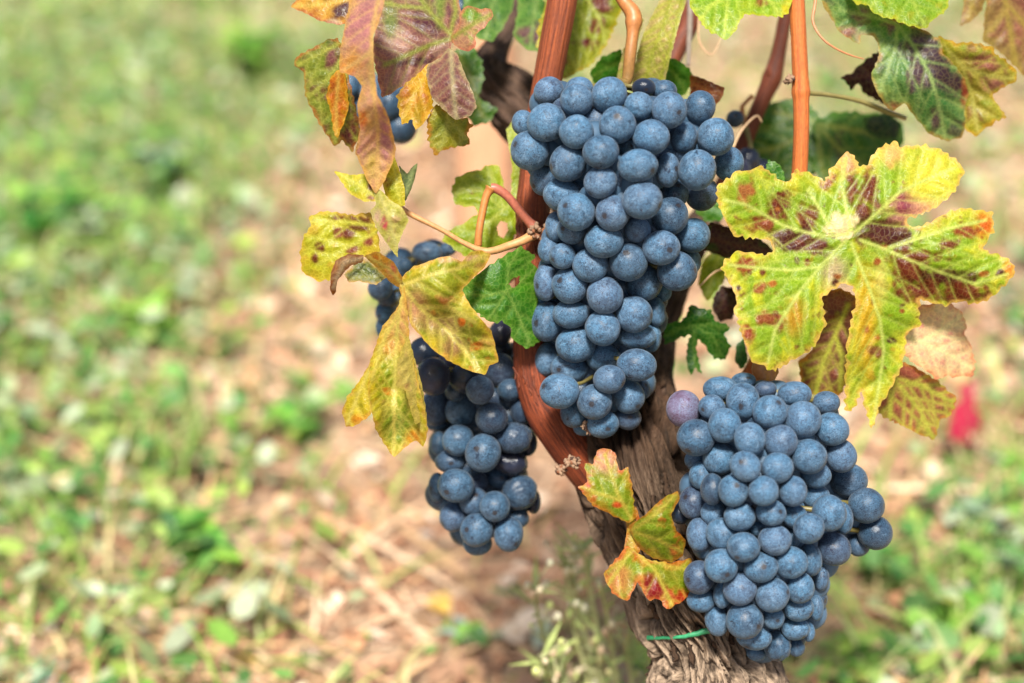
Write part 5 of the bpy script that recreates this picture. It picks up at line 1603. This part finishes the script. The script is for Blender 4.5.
bunch(B3, AX3, lambda y: .617 + .00002 * (y - 520), .80, "grape bunch at lower right, lowest of all, with one reddish grape", (765, 368, off(14)), 0, 12,
      stem_path=[(773, 300, off(30), 18), (768, 340, off(20), 20), (765, 368, off(10), 23), (766, 384, off(4), 12)], n_back=16)

B2 = Z(360, 230, [(268,92,62,46,1),(352,76,34,28,2),(182,142,30,28,2),(82,232,50,52,1),(106,268,40,40,2),(96,328,36,44,2),(98,386,36,46,2),(255,488,60,62,2,'k'),(292,585,70,78,0,'k'),(418,592,62,62,1,'k'),(562,412,46,54,2,'k'),(480,640,58,58,1),(382,645,44,42,1,'d'),(560,560,62,70,2,'d'),(600,640,50,46,2,'d'),(470,500,50,60,3,'k'),(560,480,50,50,3,'k'),(630,560,40,60,3,'k'),(360,520,50,50,3,'k')])
B2 += Z(360, 395, [(300,52,62,72,1),(405,65,64,66,1),(310,115,46,30,2),(527,92,64,66,0,'d'),(650,52,52,70,2,'d'),(615,172,78,64,1,'sd'),(672,190,38,56,2,'k'),(392,181,65,62,0),(315,195,34,50,2),(492,232,72,78,0),(362,265,62,46,1),(605,268,72,54,1,'sk'),(552,335,48,46,3,'d'),(384,362,74,68,0),(308,370,36,60,1),(640,388,72,76,1,'sd'),(692,425,32,50,2,'k'),(455,425,60,58,1),(372,488,56,60,1),(540,446,61,62,0),(638,490,38,42,2),(467,540,68,66,0),(470,592,58,50,1),(594,556,60,72,0)])
AX2 = [(300, 440, 40), (340, 458, 66), (390, 478, 78), (430, 482, 62), (470, 484, 58), (510, 486, 52), (550, 490, 26)]
B2a = [q for q in B2 if q[1] > 330]
B2b = [q for q in B2 if q[1] <= 330 or q[0] < 390]
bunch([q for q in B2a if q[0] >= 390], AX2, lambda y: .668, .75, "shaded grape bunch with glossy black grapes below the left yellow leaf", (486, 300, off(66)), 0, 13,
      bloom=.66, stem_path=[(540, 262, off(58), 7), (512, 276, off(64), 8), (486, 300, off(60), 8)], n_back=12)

AXB = [(236, 430, 30), (262, 420, 44), (300, 400, 40), (340, 386, 20)]
bunch(B2b, AXB, lambda y: .684, .6, "small grape bunch half hidden behind the left yellow leaf", (436, 262, off(66)), 0, 14, bloom=.85,
      stem_path=[(462, 270, off(62), 4), (448, 262, off(64), 4), (436, 262, off(64), 4)], n_back=3)

B4 = [(351,84,10,13,1,''),(346,97,9,12,2,''),(390,104,15,17,0,'d'),(401,128,16,16,0,'d'),(386,124,13,14,1,'d'),(408,112,13,14,1,'d'),(398,92,14,15,1,'d'),(373,92,13,14,2,''),(366,112,13,14,2,'d')]
AX4 = [(76, 385, 30), (100, 388, 36), (128, 392, 26), (146, 396, 16)]
bunch(B4, AX4, lambda y: .725, .6, "dark blurred grapes behind the long folded pinkish orange leaf", (400, 60, off(100)), 0, 15, bloom=.8,
      stem_path=[(430, 30, off(104), 6), (412, 46, off(102), 6), (400, 60, off(100), 6)], n_back=3)
B5 = [(735,119,9,9,0,'d'),(748,160,12,13,2,'k'),(760,170,12,12,2,'k'),(740,170,11,12,1,'k')]
AX5 = [(112, 742, 14), (150, 752, 26), (176, 756, 20)]
bunch(B5, AX5, lambda y: .700, .6, "small dark grapes in shade right of the upper bunch, beside the red brown cane", (742, 108, off(84)), 0, 16, bloom=.8,
      stem_path=[(752, 96, off(88), 4), (746, 102, off(86), 4), (742, 108, off(84), 4)], n_back=0)
B6 = [(460,10,13,14,0,'d'),(462,-8,14,14,1,'d'),(448,-6,13,14,1,'d'),(497,2,11,11,1,'d'),(476,-10,13,13,2,'d')]
AX6 = [(-20, 466, 20), (20, 466, 24)]
bunch(B6, AX6, lambda y: .700, .4, "dark blurred grapes cut by the top edge above the maroon leaf", (468, -34, off(84)), 0, 17, bloom=.8, n_back=0,
      stem_path=[(480, -52, off(86), 5), (474, -44, off(86), 5), (468, -34, off(84), 5)])


# ------------------------------------------------------------------ small plants beside the trunk
def flowering_weed():
    r = random.Random(21)
    base = on_ground(612, 800)
    base.z = ground_height(base.x, base.y)
    db = (base - EYE).dot(FW)
    root = empty("flowering_weed", base, "slender pale green weed with small cream buds left of the trunk foot", "weed")
    G, B, Lf = Geo(), Geo(), Geo()
    stems = [[(612,800),(590,690),(575,630),(566,575),(560,545)], [(612,800),(602,700),(598,640),(590,590),(585,560),(580,548)], [(612,800),(618,700),(612,650),(606,610),(600,585)],
             [(612,800),(585,720),(565,695),(548,672),(540,655)], [(612,800),(640,700),(650,660),(652,628),(650,610)], [(612,800),(575,720),(560,690),(556,668)], [(612,800),(570,700),(545,640),(535,600),(532,585)], [(612,800),(596,690),(582,620),(572,580),(574,552)], [(612,800),(630,720),(632,680),(626,650),(628,632)]]
    for st in stems:
        n = len(st)
        dt = db - .06 - r.uniform(.0, .05)
        pts = [P(x, y, db + (dt - db) * i / (n - 1)) for i, (x, y) in enumerate(st)]
        Q = catmull([tuple(p) for p in pts], 5)
        C = [Vector(q) for q in Q]
        m = len(C)
        v, f, g = tube_world(C, [.0017 * (1 - .55 * i / m) for i in range(m)], 6)
        G.add(v, f, None, (.60, .60, .30))
        for i in range(5, m):
            for s in range(2):
                if r.random() < .62:
                    a = r.random() * 6.283
                    dv = Vector((math.cos(a), math.sin(a), r.uniform(.2, 1.2))).normalized()
                    e = C[i] + dv * r.uniform(.006, .016)
                    v, f, g = tube_world([C[i], C[i].lerp(e, .6) + Vector((0, 0, -.001)), e], [.0006, .0005, .0004], 5)
                    G.add(v, f, None, (.62, .62, .34))
                    if r.random() < .55:
                        sz = r.uniform(.0011, .0025)
                        v, f = ball(e, sz, 7, (1, 1, 1.25))
                        c = r.choice([(.78, .72, .36), (.80, .70, .48), (.62, .66, .26), (.82, .78, .58), (.72, .54, .36)])
                        B.add(v, f, None, c)
                    else:
                        sd_ = dv.cross(Vector((0, 0, 1))).normalized() * .0018
                        e2 = e + dv * .012
                        Lf.add([C[i] - sd_ * .3, C[i] + sd_ * .3, e + sd_, e - sd_, e2], [(0, 1, 2, 3), (3, 2, 4)], None, (.40, .48, .16))
    mesh_obj("stem", G.v, G.f, M_GREEN, root, base, colors=np.array(G.c, dtype=np.float32))
    mesh_obj("flower_buds", B.v, B.f, M_GREEN, root, base, colors=np.array(B.c, dtype=np.float32))["kind"] = "stuff"
    mesh_obj("foliage", Lf.v, Lf.f, M_GREEN, root, base, colors=np.array(Lf.c, dtype=np.float32), smooth=False)


flowering_weed()


# dropped leaves that show through the blur
def dropped_leaf(px, py, wpx, col, label, seed):
    p = on_ground(px, py)
    d = (p - EYE).dot(FW)
    s = wpx * .5 * KX * d
    r = random.Random(seed)
    V, F = [], []
    n = 40
    rings = 7
    rot = r.random() * 6.28
    zc = ground_height(p.x, p.y) + .012
    V.append(Vector((p.x, p.y, zc)))
    for i in range(1, rings + 1):
        for k in range(n):
            a = 2 * math.pi * k / n
            out = s * (.72 + .26 * abs(math.cos(a * 2.5)) + .05 * math.cos(a * 19))
            q = Vector((math.cos(a + rot), math.sin(a + rot), 0)) * out * i / rings
            h = .25 * s * noise.noise(Vector((q.x / s * 1.5, q.y / s * 1.5, seed))) + .30 * s * (i / rings) ** 2 * math.sin(a * 2 + seed)
            V.append(Vector((p.x + q.x, p.y + q.y, zc + h)))
    for k in range(n):
        F.append((0, 1 + k, 1 + (k + 1) % n))
    for i in range(rings - 1):
        for k in range(n):
            F.append((1 + i * n + k, 1 + i * n + (k + 1) % n, 1 + (i + 1) * n + (k + 1) % n, 1 + (i + 1) * n + k))
    cc = []
    for v in V:
        k = 1 + .25 * noise.noise(v * 120)
        cc.append(tuple(x * k for x in col))
    o = mesh_obj("fallen_leaf", V, F, M_TINT, local=V[0], colors=np.array(cc, dtype=np.float32))
    o["label"] = label
    o["category"] = "fallen leaf"


dropped_leaf(438, 607, 34, (.70, .46, .10), "yellow fallen leaf on the litter below the shaded grape bunch", 1)
dropped_leaf(246, 668, 26, (.66, .44, .12), "ochre fallen leaf at the bottom edge on the left", 2)
dropped_leaf(560, 620, 30, (.60, .34, .20), "tan fallen leaf behind the flowering weed", 3)
dropped_leaf(355, 640, 30, (.52, .28, .15), "brown fallen leaf on bare soil at bottom centre left", 4)
dropped_leaf(940, 470, 34, (.66, .52, .34), "pale tan fallen leaf below the crimson leaf", 5)
dropped_leaf(270, 300, 40, (.62, .45, .30), "dry beige fallen leaf on the bare pink soil at the left", 6)
